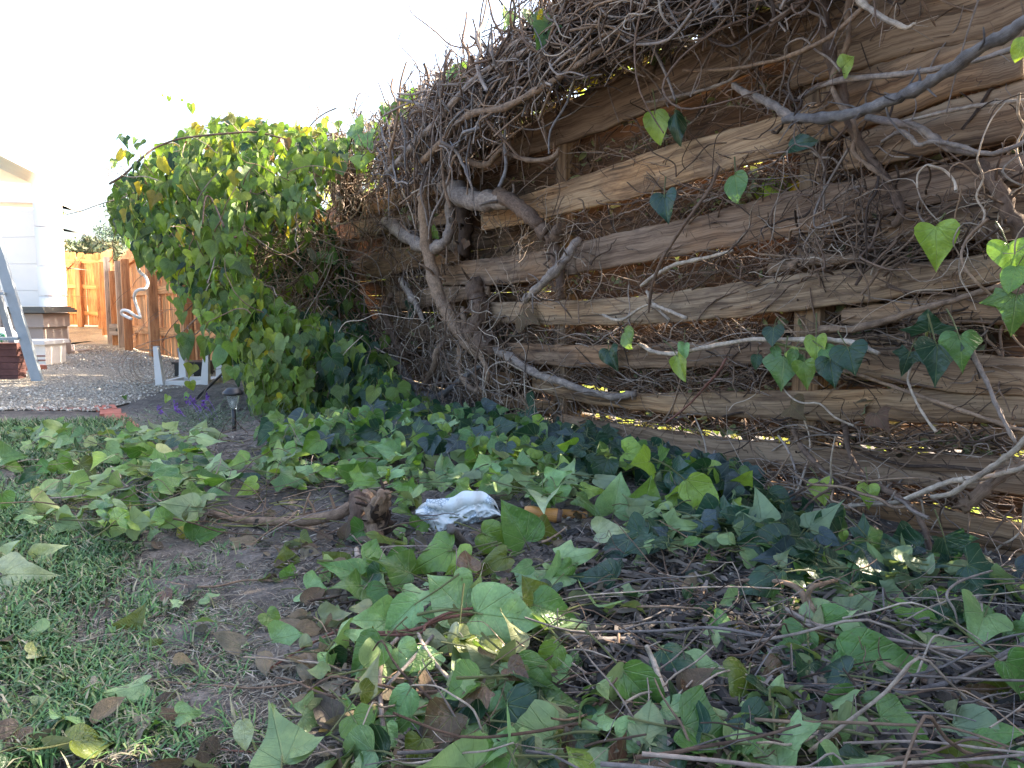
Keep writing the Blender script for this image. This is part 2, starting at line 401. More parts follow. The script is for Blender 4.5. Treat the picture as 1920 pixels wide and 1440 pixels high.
def frame(y, n):
    y = np.asarray(y, float); y = y / (np.linalg.norm(y) + 1e-9); n = np.asarray(n, float); n = n - y * (n @ y); n = n / (np.linalg.norm(n) + 1e-9)
    return np.array([np.cross(y, n), y, n])
def put_leaf(mb, base, along, normal, size, tint, kind='heart', hi=False, wid=1.0, stem=None, petiole=True):
    V, F, U = random.choice((TPLH if hi else TPL)[kind])
    U = U.copy(); U[:, 2] += random.random() * 30
    R = frame(along, normal); W = (V * [wid, 1, 1] * size) @ R + base
    mb.add(W, F, None, tint, U)
    if petiole:
        R1 = R[1]; e = base - R1 * size * (.9 if hi else .5) * random.uniform(.5, 1.2) + np.array([random.uniform(-.3, .3) * size, 0, -size * .12])
        mid = (base + e) / 2 + np.array([0, 0, random.uniform(-.06, .1) * size])
        tube(mb, smoothpts([base + R1 * .01, mid, e], 2), [size * .015, size * (.026 if hi else .02)], 5 if hi else 4, (.19, .20, .09), cap=False)
CLS = {  # real-world leaf colours
    'mid': (.105, .205, .055), 'bright': (.165, .285, .055), 'lime': (.30, .42, .07), 'pale': (.265, .405, .19), 'cream': (.46, .50, .30),
    'dark': (.026, .068, .035), 'teal': (.032, .080, .058), 'olive': (.130, .155, .026), 'yellow': (.42, .34, .035), 'brown': (.14, .085, .055), 'blue': (.045, .075, .085)}
def tint(cls, v=.18):
    c = np.array(CLS[cls]); return np.clip(c * (1 + random.uniform(-v, v)) * (1 + RNG.uniform(-.08, .08, 3)), 0.003, .8)

# ------------------------------------------------------------------ setting
def sheet(name, xs, ys, dz, mat, poly=None):
    X, Y = np.meshgrid(xs, ys); Z = np.vectorize(terr)(X, Y) + dz
    V = np.stack([X, Y, Z], -1).reshape(-1, 3); n = len(xs)
    i = np.arange(len(ys) - 1)[:, None] * n; j = np.arange(n - 1)[None, :]
    F = np.stack([i + j, i + j + 1, i + n + j + 1, i + n + j], -1).reshape(-1, 4)
    mb = MB(); mb.add(V, F, None)
    return tag(mb.build(name, MAT[mat], origin=(0, 0, 0)), kind='structure')
xs = np.concatenate([[-90, -40, -20], np.linspace(-12, 6, 121), [10, 20, 50, 90]])
ys = np.concatenate([[-30, -8, -2], np.linspace(0, 20, 141), [25, 40, 80, 160]])
sheet('ground', xs, ys, 0, 'soil')
# gravel path: starts beyond the brick edging
gA = gp(-40, 772); gB = gp(205, 772); gC = gp(330, 730); gD = gp(370, 690)
def gravel_edge(x):   # nearest y of gravel at x
    return float(np.interp(x, [-20, gA[0], gB[0], gC[0], gD[0], 0], [gA[1], gA[1], gB[1], gC[1], gD[1], 7.5]))
mb = MB(); V = []; F = []; gx = np.linspace(-14, -1.6, 60); gt = np.linspace(0, 1, 50)
for x in gx:
    for q in gt:
        y = gravel_edge(x) + (12.3 - gravel_edge(x)) * q + .03 * math.sin(x * 9); V.append((x, y, terr(x, y) + .006 + .012 * math.sin(x * 2.2) * math.sin(y * 1.9) * min(1, q * 8) + .001 + .011 * min(1, q * 8)))
n = len(gt)
for i in range(len(gx) - 1):
    for j in range(n - 1): q = i * n + j; F.append((q, q + n, q + n + 1, q + 1))
mb.add(V, F); tag(mb.build('gravel_path', MAT['gravel'], origin=(0, 0, 0)), kind='structure')
# loose stones lying on the path
OCT = np.array([[1, 0, 0], [-1, 0, 0], [0, 1, 0], [0, -1, 0], [0, 0, 1], [0, 0, -1]], float)
OF = [[0, 2, 4], [2, 1, 4], [1, 3, 4], [3, 0, 4], [2, 0, 5], [1, 2, 5], [3, 1, 5], [0, 3, 5]]
mb = MB()
for _ in range(14000):
    x = random.uniform(-7.5, -1.9); y = gravel_edge(x) + (random.random() ** 1.6) * 7.5 - .12
    s = random.uniform(.004, .010) * (1 + .03 * y)
    R = np.linalg.qr(RNG.standard_normal((3, 3)))[0]
    P = (OCT * RNG.uniform(.6, 1.2, (6, 1)) * [1.2, 1, .7] @ R) * s + [x, y, terr(x, y) + .018 + s * .25]
    g = random.choice([.28, .42, .5, .6, .68]) * random.uniform(.8, 1.1)
    mb.add(P, None, OF, (g, g * .91, g * .78))
tag(mb.build('gravel', MAT['pebble'], origin=(0, 0, 0), smooth=False), 'loose grey and cream gravel stones covering the path', 'gravel', kind='stuff')

# ------------------------------------------------------------------ old weathered fence: boards measured on the fence plane
FRONT = [  # (top edge pixels, bottom edge pixels)
 ([(900, 272), (1000, 222), (1117, 160), (1280, 87), (1350, 56), (1440, 18), (1506, -8)], [(900, 328), (987, 290), (1107, 250), (1180, 220), (1280, 182), (1400, 133), (1506, 80)]),
 ([(905, 392), (1010, 358), (1060, 340), (1120, 320), (1180, 298), (1250, 272), (1312, 258), (1387, 236), (1500, 207), (1590, 188)], [(905, 433), (1020, 413), (1100, 390), (1200, 366), (1300, 338), (1425, 300), (1535, 265), (1600, 250)]),
 ([(1078, 457), (1130, 443), (1200, 427), (1280, 411), (1340, 396), (1400, 379), (1440, 364), (1540, 348), (1660, 322), (1800, 300), (1925, 285)], [(1078, 513), (1160, 500), (1280, 477), (1400, 458), (1460, 446), (1535, 430), (1660, 402), (1715, 389), (1800, 368), (1925, 345)]),
 ([(808, 497), (860, 490), (935, 482), (1010, 472), (1082, 463)], [(808, 535), (900, 535), (960, 532), (1025, 522), (1082, 515)]),
 ([(905, 566), (1000, 566), (1100, 562), (1200, 555), (1275, 545), (1375, 532), (1480, 516), (1540, 510), (1665, 500), (1765, 488), (1880, 470)], [(905, 604), (1000, 609), (1150, 610), (1250, 606), (1375, 595), (1480, 584), (1565, 574), (1690, 557), (1765, 545), (1880, 530)]),
 ([(948, 642), (1025, 646), (1175, 648), (1250, 642), (1400, 640), (1440, 642)], [(948, 676), (1050, 687), (1175, 691), (1275, 691), (1375, 686), (1440, 684)]),
 ([(1000, 705), (1110, 733), (1240, 740), (1300, 735), (1375, 733), (1480, 733), (1565, 731), (1665, 729), (1715, 727), (1800, 731), (1925, 742)], [(1000, 733), (1100, 757), (1237, 775), (1350, 783), (1480, 789), (1615, 791), (1790, 793), (1925, 797)]),
 ([(1040, 772), (1110, 787), (1200, 801), (1300, 815), (1375, 825), (1480, 833), (1615, 846), (1690, 850), (1815, 854), (1925, 857)], [(1040, 795), (1110, 813), (1225, 847), (1350, 870), (1475, 882), (1540, 895), (1665, 908), (1800, 918), (1925, 930)]),
 ([(1440, 900), (1590, 930), (1740, 946), (1815, 962), (1925, 985)], [(1440, 950), (1600, 982), (1690, 997), (1815, 1015), (1925, 1034)]),
 ([(680, 378), (720, 366), (770, 352), (850, 330)], [(680, 404), (720, 396), (775, 378), (850, 352)]),
 ([(606, 426), (700, 408), (790, 398), (880, 385)], [(606, 457), (700, 441), (790, 428), (880, 415)]),
 ([(630, 502), (700, 474), (790, 458), (860, 450)], [(630, 535), (677, 526), (775, 506), (860, 490)]),
 ([(740, 547), (810, 538), (880, 537), (915, 537)], [(740, 580), (810, 575), (880, 562), (915, 558)]),
 ([(700, 598), (760, 600), (850, 606), (900, 612)], [(700, 628), (760, 637), (850, 646), (900, 648)]),
 ([(760, 668), (850, 683), (960, 700)], [(760, 692), (850, 712), (960, 733)]),
 ([(840, 726), (935, 742), (1040, 752)], [(840, 742), (935, 762), (1040, 777)]),
 ([(870, 766), (960, 786), (1040, 800)], [(870, 800), (960, 825), (1040, 842)]),
]
FRONT_HI = [([(1485, -104), (1925, -300)], [(1498, -64), (1925, -144)], .01), ([(1470, -170), (1925, -460)], [(1483, -108), (1925, -305)], .004)]  # boards above the frame, added to keep sun off the lawn
BACK = FRONT_HI + [  # boards nailed on behind, seen through the gaps or overlapped by the front ones
 ([(1500, -60), (1700, -90), (1925, -140)], [(1500, 165), (1600, 135), (1740, 95), (1852, 75), (1925, 44)], .015),
 ([(1560, 150), (1740, 97), (1852, 77), (1925, 46)], [(1560, 262), (1680, 224), (1805, 179), (1925, 146)], .022),
 ([(1590, 258), (1700, 220), (1805, 183), (1925, 150)], [(1590, 322), (1690, 300), (1765, 287), (1840, 272), (1925, 256)], .006),
 ([(1640, 412), (1715, 393), (1800, 372), (1925, 348)], [(1640, 455), (1715, 452), (1800, 452), (1925, 447)], -.012),
 ([(1575, 582), (1690, 561), (1800, 545), (1925, 530)], [(1575, 607), (1700, 607), (1800, 608), (1925, 609)], -.012),
 ([(1440, 636), (1540, 625), (1650, 628), (1740, 640)], [(1440, 662), (1540, 668), (1650, 672), (1740, 678)], -.03),
 ([(1590, 655), (1720, 655), (1800, 660), (1925, 672)], [(1590, 700), (1690, 722), (1800, 737), (1925, 744)], .0),
 ([(1700, 1000), (1815, 1018), (1925, 1037)], [(1700, 1040), (1815, 1060), (1925, 1080)], -.006),
 ([(1640, 800), (1760, 800), (1925, 803)], [(1640, 835), (1760, 842), (1925, 850)], -.05),
]
fence = empty('old_fence', fp(1920, 1095), 'weathered horizontal board fence sagging under bare vines, gaps full of debris', 'fence')
def fence_board(top, bot, o, thick=.02, tintc=(1, 1, 1), name='board', nseg=46, rot=0):
    T = np.array([fcoord(fp(*p)) for p in top]); B = np.array([fcoord(fp(*p)) for p in bot])
    s0, s1 = min(T[0, 0], B[0, 0], T[-1, 0], B[-1, 0]), max(T[0, 0], B[0, 0], T[-1, 0], B[-1, 0])
    ss = np.linspace(s0, s1, nseg)
    def itp(A, s):
        k = np.argsort(A[:, 0]); return np.interp(s, A[k, 0], A[k, 1])
    zt, zb = itp(T, ss), itp(B, ss)
    ph = random.random() * 9; L0 = random.random() * 20
    V = []; U = []; rows = [0, .05, .25, .5, .75, .95, 1]
    for i, s in enumerate(ss):
        e1 = .0013 * math.sin(s * 31 + ph) + .001 * math.sin(s * 83 + ph * 2) + random.gauss(0, .0008)
        e2 = .002 * math.sin(s * 27 + ph * 3) + random.gauss(0, .0008)
        a, b_ = zb[i] + e2, zt[i] + e1
        ob = o + .007 * math.sin(s * 2.1 + ph) 
        for side, off in ((0, 0), (1, -thick)):
            for q in rows:
                z = a + (b_ - a) * q; cup = .003 * math.cos((q - .5) * 3) - (.004 if q in (0, 1) and side == 0 else 0)
                V.append(fpos(s, z, ob + off + (cup if side == 0 else 0))); U.append((s, (z - a) if side == 0 else -(z - a), L0))
    k = len(rows); n = 2 * k; F = []
    for i in range(nseg - 1):
        b0 = i * n
        for q in range(k - 1):
            F.append((b0 + q, b0 + q + 1, b0 + n + q + 1, b0 + n + q))
            F.append((b0 + k + q, b0 + n + k + q, b0 + n + k + q + 1, b0 + k + q + 1))
        F.append((b0 + k - 1, b0 + 2 * k - 1, b0 + n + 2 * k - 1, b0 + n + k - 1))
        F.append((b0, b0 + n, b0 + n + k, b0 + k))
    for b0, fl in ((0, 1), ((nseg - 1) * n, 0)):
        for q in range(k - 1):
            f = (b0 + q, b0 + k + q, b0 + k + q + 1, b0 + q + 1); F.append(f if fl else f[::-1])
    mb = MB(); mb.add(V, F, None, tintc, U)
    for sp in (.62, 1.97, 3.2, 4.42, 5.8):
        if s0 + .03 < sp < s1 - .03 and o > -.05:
            i = int(np.argmin(abs(ss - sp)))
            for q in (.27, .74):
                z = zb[i] + (zt[i] - zb[i]) * q; r = .0038; ob = o + .007 * math.sin(sp * 2.1 + ph) + .006
                P = [fpos(sp + r * math.cos(a) + random.uniform(-.001, .001), z + r * math.sin(a), ob) for a in np.arange(8) * .785] + [fpos(sp, z, ob + .001)]
                mb.add(P, None, [[(k + 1) % 8, k, 8] for k in range(8)], (.10, .07, .06), [(L0, k * .01, 3) for k in range(9)])
                Q = [fpos(sp - .003, z, ob - .0005), fpos(sp + .003, z, ob - .0005), fpos(sp + .001, z - .035, ob - .0005), fpos(sp - .001, z - .035, ob - .0005)]
    return mb.build(name, MAT['old_wood'], fence)
TI = [(.70, .70, .74), (1.2, 1.12, .98), (.74, .70, .72), (.72, .70, .72), (.98, .98, .95), (.74, .69, .68), (.95, .93, .88), (.80, .77, .76), (.82, .78, .70), (1.05, .95, .85), (.8, .75, .7), (.9, .8, .72), (.85, .8, .78), (.62, .55, .52), (.72, .66, .6), (.8, .72, .62), (.85, .78, .7)]
for (t_, b_), c_ in zip(FRONT, TI): fence_board(t_, b_, .0 + random.uniform(-.004, .004), tintc=tuple(q * k for q, k in zip(c_, (.90, .86, .84))))
for t_, b_, o_ in BACK: fence_board(t_, b_, o_, tintc=tuple(np.array((.80, .72, .66)) * random.uniform(.75, 1.05)))
fence_board([(1560, 190), (1925, 55)], [(1560, 440), (1925, 330)], -.10, tintc=(.3, .25, .22))  # backing added to close a bright gap, shade put into its tint
fence_board([(1440, 445), (1925, 335)], [(1440, 610), (1925, 640)], -.10, tintc=(.3, .25, .22))  # same backing lower down, shade also in the tint
# boards on the far face of the posts, offset into the gaps, with light slipping between
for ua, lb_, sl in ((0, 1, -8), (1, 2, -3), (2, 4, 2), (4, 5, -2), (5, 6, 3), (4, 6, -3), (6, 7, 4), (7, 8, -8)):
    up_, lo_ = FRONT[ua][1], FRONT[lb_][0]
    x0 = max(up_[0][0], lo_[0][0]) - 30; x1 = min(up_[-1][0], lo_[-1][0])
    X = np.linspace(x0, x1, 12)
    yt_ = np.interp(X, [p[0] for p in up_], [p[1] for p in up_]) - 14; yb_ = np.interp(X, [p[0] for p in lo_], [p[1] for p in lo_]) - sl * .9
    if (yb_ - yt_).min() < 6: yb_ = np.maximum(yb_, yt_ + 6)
    ob_ = fence_board(list(zip(X, yt_)), list(zip(X, yb_)), -.085, tintc=(.30, .25, .22))  # tint darkened to paint deep shade into the gaps
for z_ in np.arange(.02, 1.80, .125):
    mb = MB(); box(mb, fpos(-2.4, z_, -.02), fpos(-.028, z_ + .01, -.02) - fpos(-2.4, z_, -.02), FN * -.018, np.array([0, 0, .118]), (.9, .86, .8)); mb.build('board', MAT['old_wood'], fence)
for z_ in np.arange(.04, 1.40, .119):
    mb = MB(); box(mb, fpos(2.2, z_, -.130), fpos(7.6, z_ + .01, -.130) - fpos(2.2, z_, -.130), FN * -.018, np.array([0, 0, .116]), (.36, .32, .29)); mb.build('board', MAT['old_wood'], fence)  # far-left backing, gap shade painted in by the dark tint
for zc, h in ((1.30, .10), (.06, .10)):
    for s0, s1 in ((-.6, 1.95), (1.99, 2.15)):
        mb = MB(); L = s1 - s0; sg = .03 * math.sin(zc * 9)
        z0 = zc - h / 2 + random.uniform(-.015, .015)
        for k in range(6):
            a = s0 + L * k / 6; bb = s0 + L * (k + 1) / 6
            za = z0 - .02 * math.sin(math.pi * k / 6); zb_ = z0 - .02 * math.sin(math.pi * (k + 1) / 6)
            box(mb, fpos(a, za, -.125), fpos(bb, zb_, -.125) - fpos(a, za, -.125), FN * -.018, np.array([0, 0, h]), (.62, .56, .5))
        mb.build('board', MAT['old_wood'], fence)
for s in (-.35, .62, 1.97, 3.2, 4.42, 5.8, 7.1):
    mb = MB(); box(mb, fpos(s - .045, -.1, -.022), FD * .09, FN * -.09, np.array([0, 0, 1.52]), (.6, .55, .5)); mb.build('post', MAT['old_wood'], fence)

# ------------------------------------------------------------------ ground seen from above: where cuttings lie
ZPILE = [(560, 860), (800, 830), (1000, 880), (1300, 900), (1920, 1080), (1920, 1440), (620, 1440), (600, 1240), (560, 1040), (380, 1000), (420, 900)]
def pile(x, y):
    """height of the cuttings heaped along the fence foot"""
    d = float(np.dot(np.array([x, y, 0]) - FP0, FN)); s = float(np.dot(np.array([x, y, 0]) - FP0, FD))
    if d < -.3: return 0.0
    h = .05 * math.exp(-(d / .6) ** 2) * (.6 + .4 * math.sin(s * 2.2 + 1)) + .05 * math.exp(-((d - .9) / .5) ** 2) * (.5 + .5 * math.sin(s * 3.3))
    return max(h, 0) * float(np.clip((5.2 - s) / 1.0, 0, 1))
mb = MB(); V = []; F = []; ss = np.linspace(-2.2, 5.2, 110); ds = np.linspace(-.28, 1.75, 40)
for s in ss:
    for d in ds:
        p = FP0 + FD * s + FN * d; V.append((p[0], p[1], float(terr(p[0], p[1])) + pile(p[0], p[1]) - (.03 if d > 1.65 or d < -.2 else 0) + .004 + .014 * math.sin(s * 23) * math.sin(d * 19)))
for i in range(len(ss) - 1):
    for j in range(len(ds) - 1): q = i * len(ds) + j; F.append((q, q + 1, q + len(ds) + 1, q + len(ds)))
mb.add(V, F); tag(mb.build('soil_bank', MAT['soil'], origin=(0, 0, 0)), kind='structure')
def ground_at(px, py, h=0.0):
    p = gp(px, py, h)
    for _ in range(4): p = gp(px, py, pile(p[0], p[1]) + h)
    return p

# fine debris: bark chips, straw, crumbs
def chips(n, poly, lmin, lmax, cols, zj=.02, wr=.22):
    mb = MB()
    for _ in range(n):
        px, py = rpoly(poly); p = ground_at(px, py); L = random.uniform(lmin, lmax); W = L * random.uniform(wr * .4, wr)
        yaw = random.uniform(0, 6.28); d = np.array([math.cos(yaw), math.sin(yaw), random.gauss(0, .28)]); d /= np.linalg.norm(d)
        n_ = np.array([random.gauss(0, .4), random.gauss(0, .4), 1]); n_ /= np.linalg.norm(n_); sd_ = np.cross(d, n_); sd_ /= np.linalg.norm(sd_); n_ = np.cross(sd_, d)
        p = p + [0, 0, random.uniform(0, zj) + .003]; t = W * .4
        mid = p + n_ * random.uniform(-.1, .15) * L
        V = [p - d * L / 2 - sd_ * W / 3, p - d * L / 2 + sd_ * W / 3, mid + sd_ * W / 2, mid - sd_ * W / 2, p + d * L / 2 + sd_ * W / 5, p + d * L / 2 - sd_ * W / 5, mid + n_ * t, p - d * L / 2 + n_ * t * .6, p + d * L / 2 + n_ * t * .4]
        F3 = [[0, 7, 3], [7, 6, 3], [1, 2, 7], [7, 2, 6], [3, 6, 5], [6, 8, 5], [2, 4, 6], [6, 4, 8], [0, 1, 7], [4, 5, 8]]
        c = np.array(random.choice(cols)) * random.uniform(.7, 1.2)
        mb.add(V, None, F3, c)
    return mb
DARKC = [(.055, .045, .04), (.09, .07, .055), (.14, .115, .095), (.20, .165, .14), (.03, .026, .024)]
STRAW = [(.30, .26, .20), (.22, .19, .15), (.40, .36, .29), (.13, .11, .09)]
lawn_poly = [(0, 800), (0, 1440), (760, 1440), (640, 1180), (560, 1020), (380, 960), (240, 790)]
tag(chips(12000, lawn_poly, .006, .03, STRAW, .010, .12).build('dry_straw', MAT['debris'], origin=(0, 0, 0), smooth=False), 'dry straw and grass clippings scattered on the thin lawn', 'straw', kind='stuff')
right_poly = [(420, 1000), (560, 850), (900, 850), (1300, 900), (1920, 1060), (1920, 1440), (620, 1440), (640, 1200)]
tag(chips(14000, right_poly, .004, .024, DARKC + DARKC + STRAW, .02, .5).build('bark_debris', MAT['debris'], origin=(0, 0, 0), smooth=False), 'dark bark chips and crumbs littering the soil below the fence', 'debris', kind='stuff')
tag(chips(3500, [(240, 770), (420, 750), (860, 800), (900, 880), (500, 880), (300, 830)], .006, .03, STRAW + DARKC, .012, .3).build('dry_crumbs', MAT['debris'], origin=(0, 0, 0), smooth=False), 'dry crumbs and chips on the bare soil round the solar lamp', 'debris', kind='stuff')

# grass
def grass(n, dens, name, label):
    mb = MB()
    k = 0
    while k < n:
        px, py = rpoly(lawn_poly)
        if random.random() > dens(px, py): continue
        p = gp(px, py)
        if gravel_edge(p[0]) < p[1] + .02: continue
        # tufts
        nb = random.randint(2, 7)
        for _ in range(nb):
            q = p + [random.gauss(0, .012), random.gauss(0, .012), 0]; q[2] = float(terr(q[0], q[1]))
            H = random.uniform(.012, .034 + .014 * float(np.interp(px, [0, 300], [1, 0]))) * (1.15 if dens(px, py) > .8 else .9); yaw = random.uniform(0, 6.28); lean = random.uniform(.2, 1.5)
            d = np.array([math.cos(yaw), math.sin(yaw), 0]); sd_ = np.array([-d[1], d[0], 0]); W = random.uniform(.0012, .0024)
            P = [q, q + d * H * lean * .25 + [0, 0, H * .55], q + d * H * lean * .75 + [0, 0, H * .85], q + d * H * lean * 1.2 + [0, 0, H * (1.0 if lean < .8 else .75)]]
            V = [P[0] - sd_ * W, P[0] + sd_ * W, P[1] - sd_ * W, P[1] + sd_ * W, P[2] - sd_ * W * .7, P[2] + sd_ * W * .7, P[3]]
            g = random.random()
            c = (.055, .135, .038) if g < .42 else (.09, .19, .045) if g < .72 else (.15, .20, .07) if g < .9 else (.30, .27, .17)
            mb.add(V, [[0, 1, 3, 2], [2, 3, 5, 4]], [[4, 5, 6]], np.array(c) * random.uniform(.7, 1.3)); k += 1
    tag(mb.build(name, MAT['grass'], origin=(0, 0, 0)), label, 'grass', kind='stuff')
def gd(px, py):
    v = .5 + .5 * math.sin(px * .021 + 1.3) * math.sin(py * .027 + px * .006)
    v2 = .5 + .5 * math.sin(px * .05 + py * .033)
    base = np.interp(px, [0, 120, 300, 450, 620, 700], [.9, .65, .32, .12, .05, .0])
    if py < 1050: base = np.interp(px, [0, 200, 330, 420], [1.5, 1.25, .35, .03])
    if py < 880: return base
    return base * .8 * (.04 + 1.0 * v * v) * (.35 + .65 * v2)
grass(27000, gd, 'grass', 'short patchy green lawn grass at lower left of the yard')

tag(chips(7000, [(230, 960), (620, 1000), (700, 1440), (200, 1440)], .006, .026, STRAW + [(.07, .06, .05)], .008, .10).build('straw_bits', MAT['debris'], origin=(0, 0, 0), smooth=False), 'fine pale straw bits on the bare trodden soil', 'straw', kind='stuff')
mb = MB()
for _ in range(420):
    px, py = random.uniform(-20, 520) if random.random() < .8 else random.uniform(0, 620), random.uniform(1010, 1450)
    if random.random() > gd(px, py) + .12: continue
    p = gp(px, py)
    for _ in range(random.randint(7, 16)):
        q = p + [random.gauss(0, .016), random.gauss(0, .016), 0]; H = random.uniform(.025, .06); yaw = random.gauss(2.6, 1.3); d = np.array([math.cos(yaw), math.sin(yaw), 0]); sd_ = np.array([-d[1], d[0], 0]); W = random.uniform(.0011, .0019); ln = random.uniform(.3, 1.5)
        P = [q + d * H * ln * t * t + np.array([0, 0, H * (t - .38 * ln * t * t)]) for t in (0, .35, .7, 1)]
        V = [P[0] - sd_ * W, P[0] + sd_ * W, P[1] - sd_ * W, P[1] + sd_ * W, P[2] - sd_ * W * .7, P[2] + sd_ * W * .7, P[3]]
        mb.add(V, [[0, 1, 3, 2], [2, 3, 5, 4]], [[4, 5, 6]], np.array(random.choice([(.05, .15, .04), (.08, .20, .05), (.12, .22, .06), (.26, .25, .14)])) * random.uniform(.7, 1.2))
tag(mb.build('grass_tufts', MAT['grass'], origin=(0, 0, 0)), 'longer green grass tufts standing in the near lawn', 'grass', kind='stuff')

# ------------------------------------------------------------------ background yard
def P3(o): return [float(q) for q in o]
# cedar fence: across the back, with a gate, then returning towards the yard
def cedar_run(A, B, H, name, label, posts, bw=.14, gapk=(), mid=.5, rails=3, shift=0, group=None):
    A = np.array(A, float); B = np.array(B, float); D = B - A; L = np.linalg.norm(D[:2]); d = D / L; nrm = np.array([-d[1], d[0], 0]); nrm /= np.linalg.norm(nrm)
    if np.dot(nrm, CP - A) < 0: nrm = -nrm
    root = empty(name, A, label, 'fence' if 'gate' not in name else 'gate')
    n = max(1, int(L / bw)); bw = L / n
    for k in range(n):
        a = A + d * (k * bw + .004); g = .004 if random.random() > .25 else .016
        wd = bw - .004 - g; h = H + random.uniform(-.015, .015); z0 = .04
        mb = MB(); c = np.array((1.35, 1.25, 1.1)) * random.uniform(.82, 1.12)
        # dog-ear picket outline
        O = [(0, z0), (wd, z0), (wd, h - .03), (wd * .78, h), (wd * .22, h), (0, h - .03)]
        V = [a + d * x + np.array([0, 0, z]) for x, z in O]; V2 = [v - nrm * .016 for v in V]; sd_ = random.random() * 30
        U = [(z, x, sd_) for x, z in O]
        mb.add(V + V2, [[0, 1, 2, 5], [5, 2, 3, 4], [6, 11, 8, 7], [11, 10, 9, 8]] + [[i, 6 + i, 6 + (i + 1) % 6, (i + 1) % 6] for i in range(6)], None, c, U + U)
        mb.build('picket', MAT['cedar'], root, smooth=False)
    for z in ([.25, H * .52, H - .22] if rails == 3 else [.28, H * .52]):
        mb = MB(); box(mb, A + np.array([0, 0, z]) + nrm * .001, d * L, nrm * .04, np.array([0, 0, .085]), (1.5, 1.4, 1.2)); mb.build('rail', MAT['cedar'], root)
    for s, mt, wdd, hh in posts:
        mb = MB(); box(mb, A + d * s + nrm * .043, d * wdd, nrm * .09, np.array([0, 0, hh]), (1, 1, 1)); mb.build('post', MAT[mt], root)
    return root, A, d, nrm, L
zc = .065
c0 = dp(121, 612, 17.0)[:2]; gL = np.array([dp(60, 612, 17.2)[0], 17.2, zc]); gM = np.array([dp(152, 612, 17)[0], 17.0, zc]); cor = np.array([dp(196, 612, 17)[0], 17.0, zc - .02])
root, A_, d_, n_, L_ = cedar_run(gL, gM + np.array([-.03, 0, 0]), 1.62, 'garden_gate', 'orange cedar gate with a diagonal brace beside the pale shed', [], rails=2)
mb = MB(); p0 = A_ + d_ * (L_ - .62) + n_ * .002 + [0, 0, .90]; p1 = A_ + d_ * (L_ - .06) + n_ * .002 + [0, 0, 1.36]
box(mb, p0, p1 - p0, n_ * .038, np.array([0, 0, .10])); mb.build('brace', MAT['cedar'], root)
mb = MB(); box(mb, A_ + d_ * (L_ - .60) + [0, 0, 1.38] + n_ * .001, d_ * .60, n_ * .04, np.array([0, 0, .09])); mb.build('rail', MAT['cedar'], root)
mb = MB(); vbox(mb, *(A_ + d_ * (L_ - .60) + n_ * .05 + [0, 0, 1.12]), .05, .03, .05); mb.build('latch', MAT['dark_metal'], root)
cedar_run(gM, cor, 1.60, 'back_fence', 'orange cedar fence section with light gaps facing the yard, right of the gate', [(0, 'cedar', .10, 1.42)])
mb_pts = [(cor, np.array([-6.7, 13.1, -.115])), (np.array([-6.7, 13.1, -.115]), np.array([-4.3, 9.0, -.02])), (np.array([-4.3, 9.0, -.02]), np.array([-2.3, 6.4, 0]))]
labs = ['orange cedar fence panel returning from the back corner to the tall grey post', 'orange cedar fence panel between grey post and ivy, with plank block hung low', 'orange cedar fence panel partly hidden behind the hanging ivy']
for (a, b), lb, ps in zip(mb_pts, labs, ([(.4, 'cedar', .1, 1.4), (2.3, 'cedar', .1, 1.4)], [(0, 'grey_post', .12, 1.45), (1.35, 'cedar', .1, 1.15), (2.75, 'grey_post', .16, 1.2), (3.9, 'cedar', .09, 1.15)], [(.9, 'cedar', .1, 1.15), (2.2, 'cedar', .1, 1.15)])):
    cedar_run(a, b, 1.6 if 'corner' in lb else 1.32, 'side_fence', lb, ps)
# shed of moulded panels
sh = gp(98, 662); d0 = 9.0; zr = 1.62
shed = empty('storage_shed', dp(60, 655, 9.6), 'pale cream moulded garden shed with rounded corner column and vented seams', 'shed')
cx, cy = dp(92, 650, 9.1)[0], 9.1
fdir = np.array([-1.0, .10, 0]); fdir /= np.linalg.norm(fdir); back = np.array([-.05, 1.0, 0]); back /= np.linalg.norm(back)
for k in range(5):
    mb = MB(); z0 = .10 + k * .31; box(mb, np.array([cx - .02, cy + .02, z0 + .006]), fdir * 2.6, back * .06, np.array([0, 0, .307])); mb.build('wall_panel', MAT['shed_plastic'], shed)
    mb = MB(); box(mb, np.array([cx - .03, cy + .055, z0]), fdir * 2.6, back * .02, np.array([0, 0, .32]), (.5, .5, .5)); mb.build('seam', MAT['white_plastic'], shed)
def round_col(x, y, z0, z1, r, name):
    mb = MB(); V = []; F = []; th = np.linspace(-math.pi * .5, 0, 9)
    prof = [(x - .0, y - r)] + [(x + r * math.cos(t), y + r * math.sin(t)) for t in th] + [(x + r, y + 2.2)]
    prof = [(x - .02, y - r)] + [(x + .07 + r * math.cos(t), y + r * math.sin(t)) for t in th] + [(x + .07 + r, y + .12), (x - .02, y + .12)]
    n = len(prof)
    for z in (z0, z1): V += [(a, b, z) for a, b in prof]
    F = [(i, (i + 1) % n, n + (i + 1) % n, n + i) for i in range(n)]
    V += [(x, y + 1, z1)]; F3 = [(n + i, n + (i + 1) % n, 2 * n) for i in range(n)]
    mb.add(V, F, F3); mb.build(name, MAT['shed_plastic'], shed)
for z0, z1, r in ((0, .09, .16), (.09, .66, .105), (.665, 1.0, .112), (1.005, 1.45, .107), (1.455, 1.72, .11)): round_col(cx, cy, z0, z1, r, 'corner_column')
mb = MB(); box(mb, np.array([cx + .10, cy - .04, 1.722]), fdir * 2.9 + np.array([0, 0, .10]), back * .5, np.array([0, 0, .10])); mb.build('roof', MAT['shed_plastic'], shed)
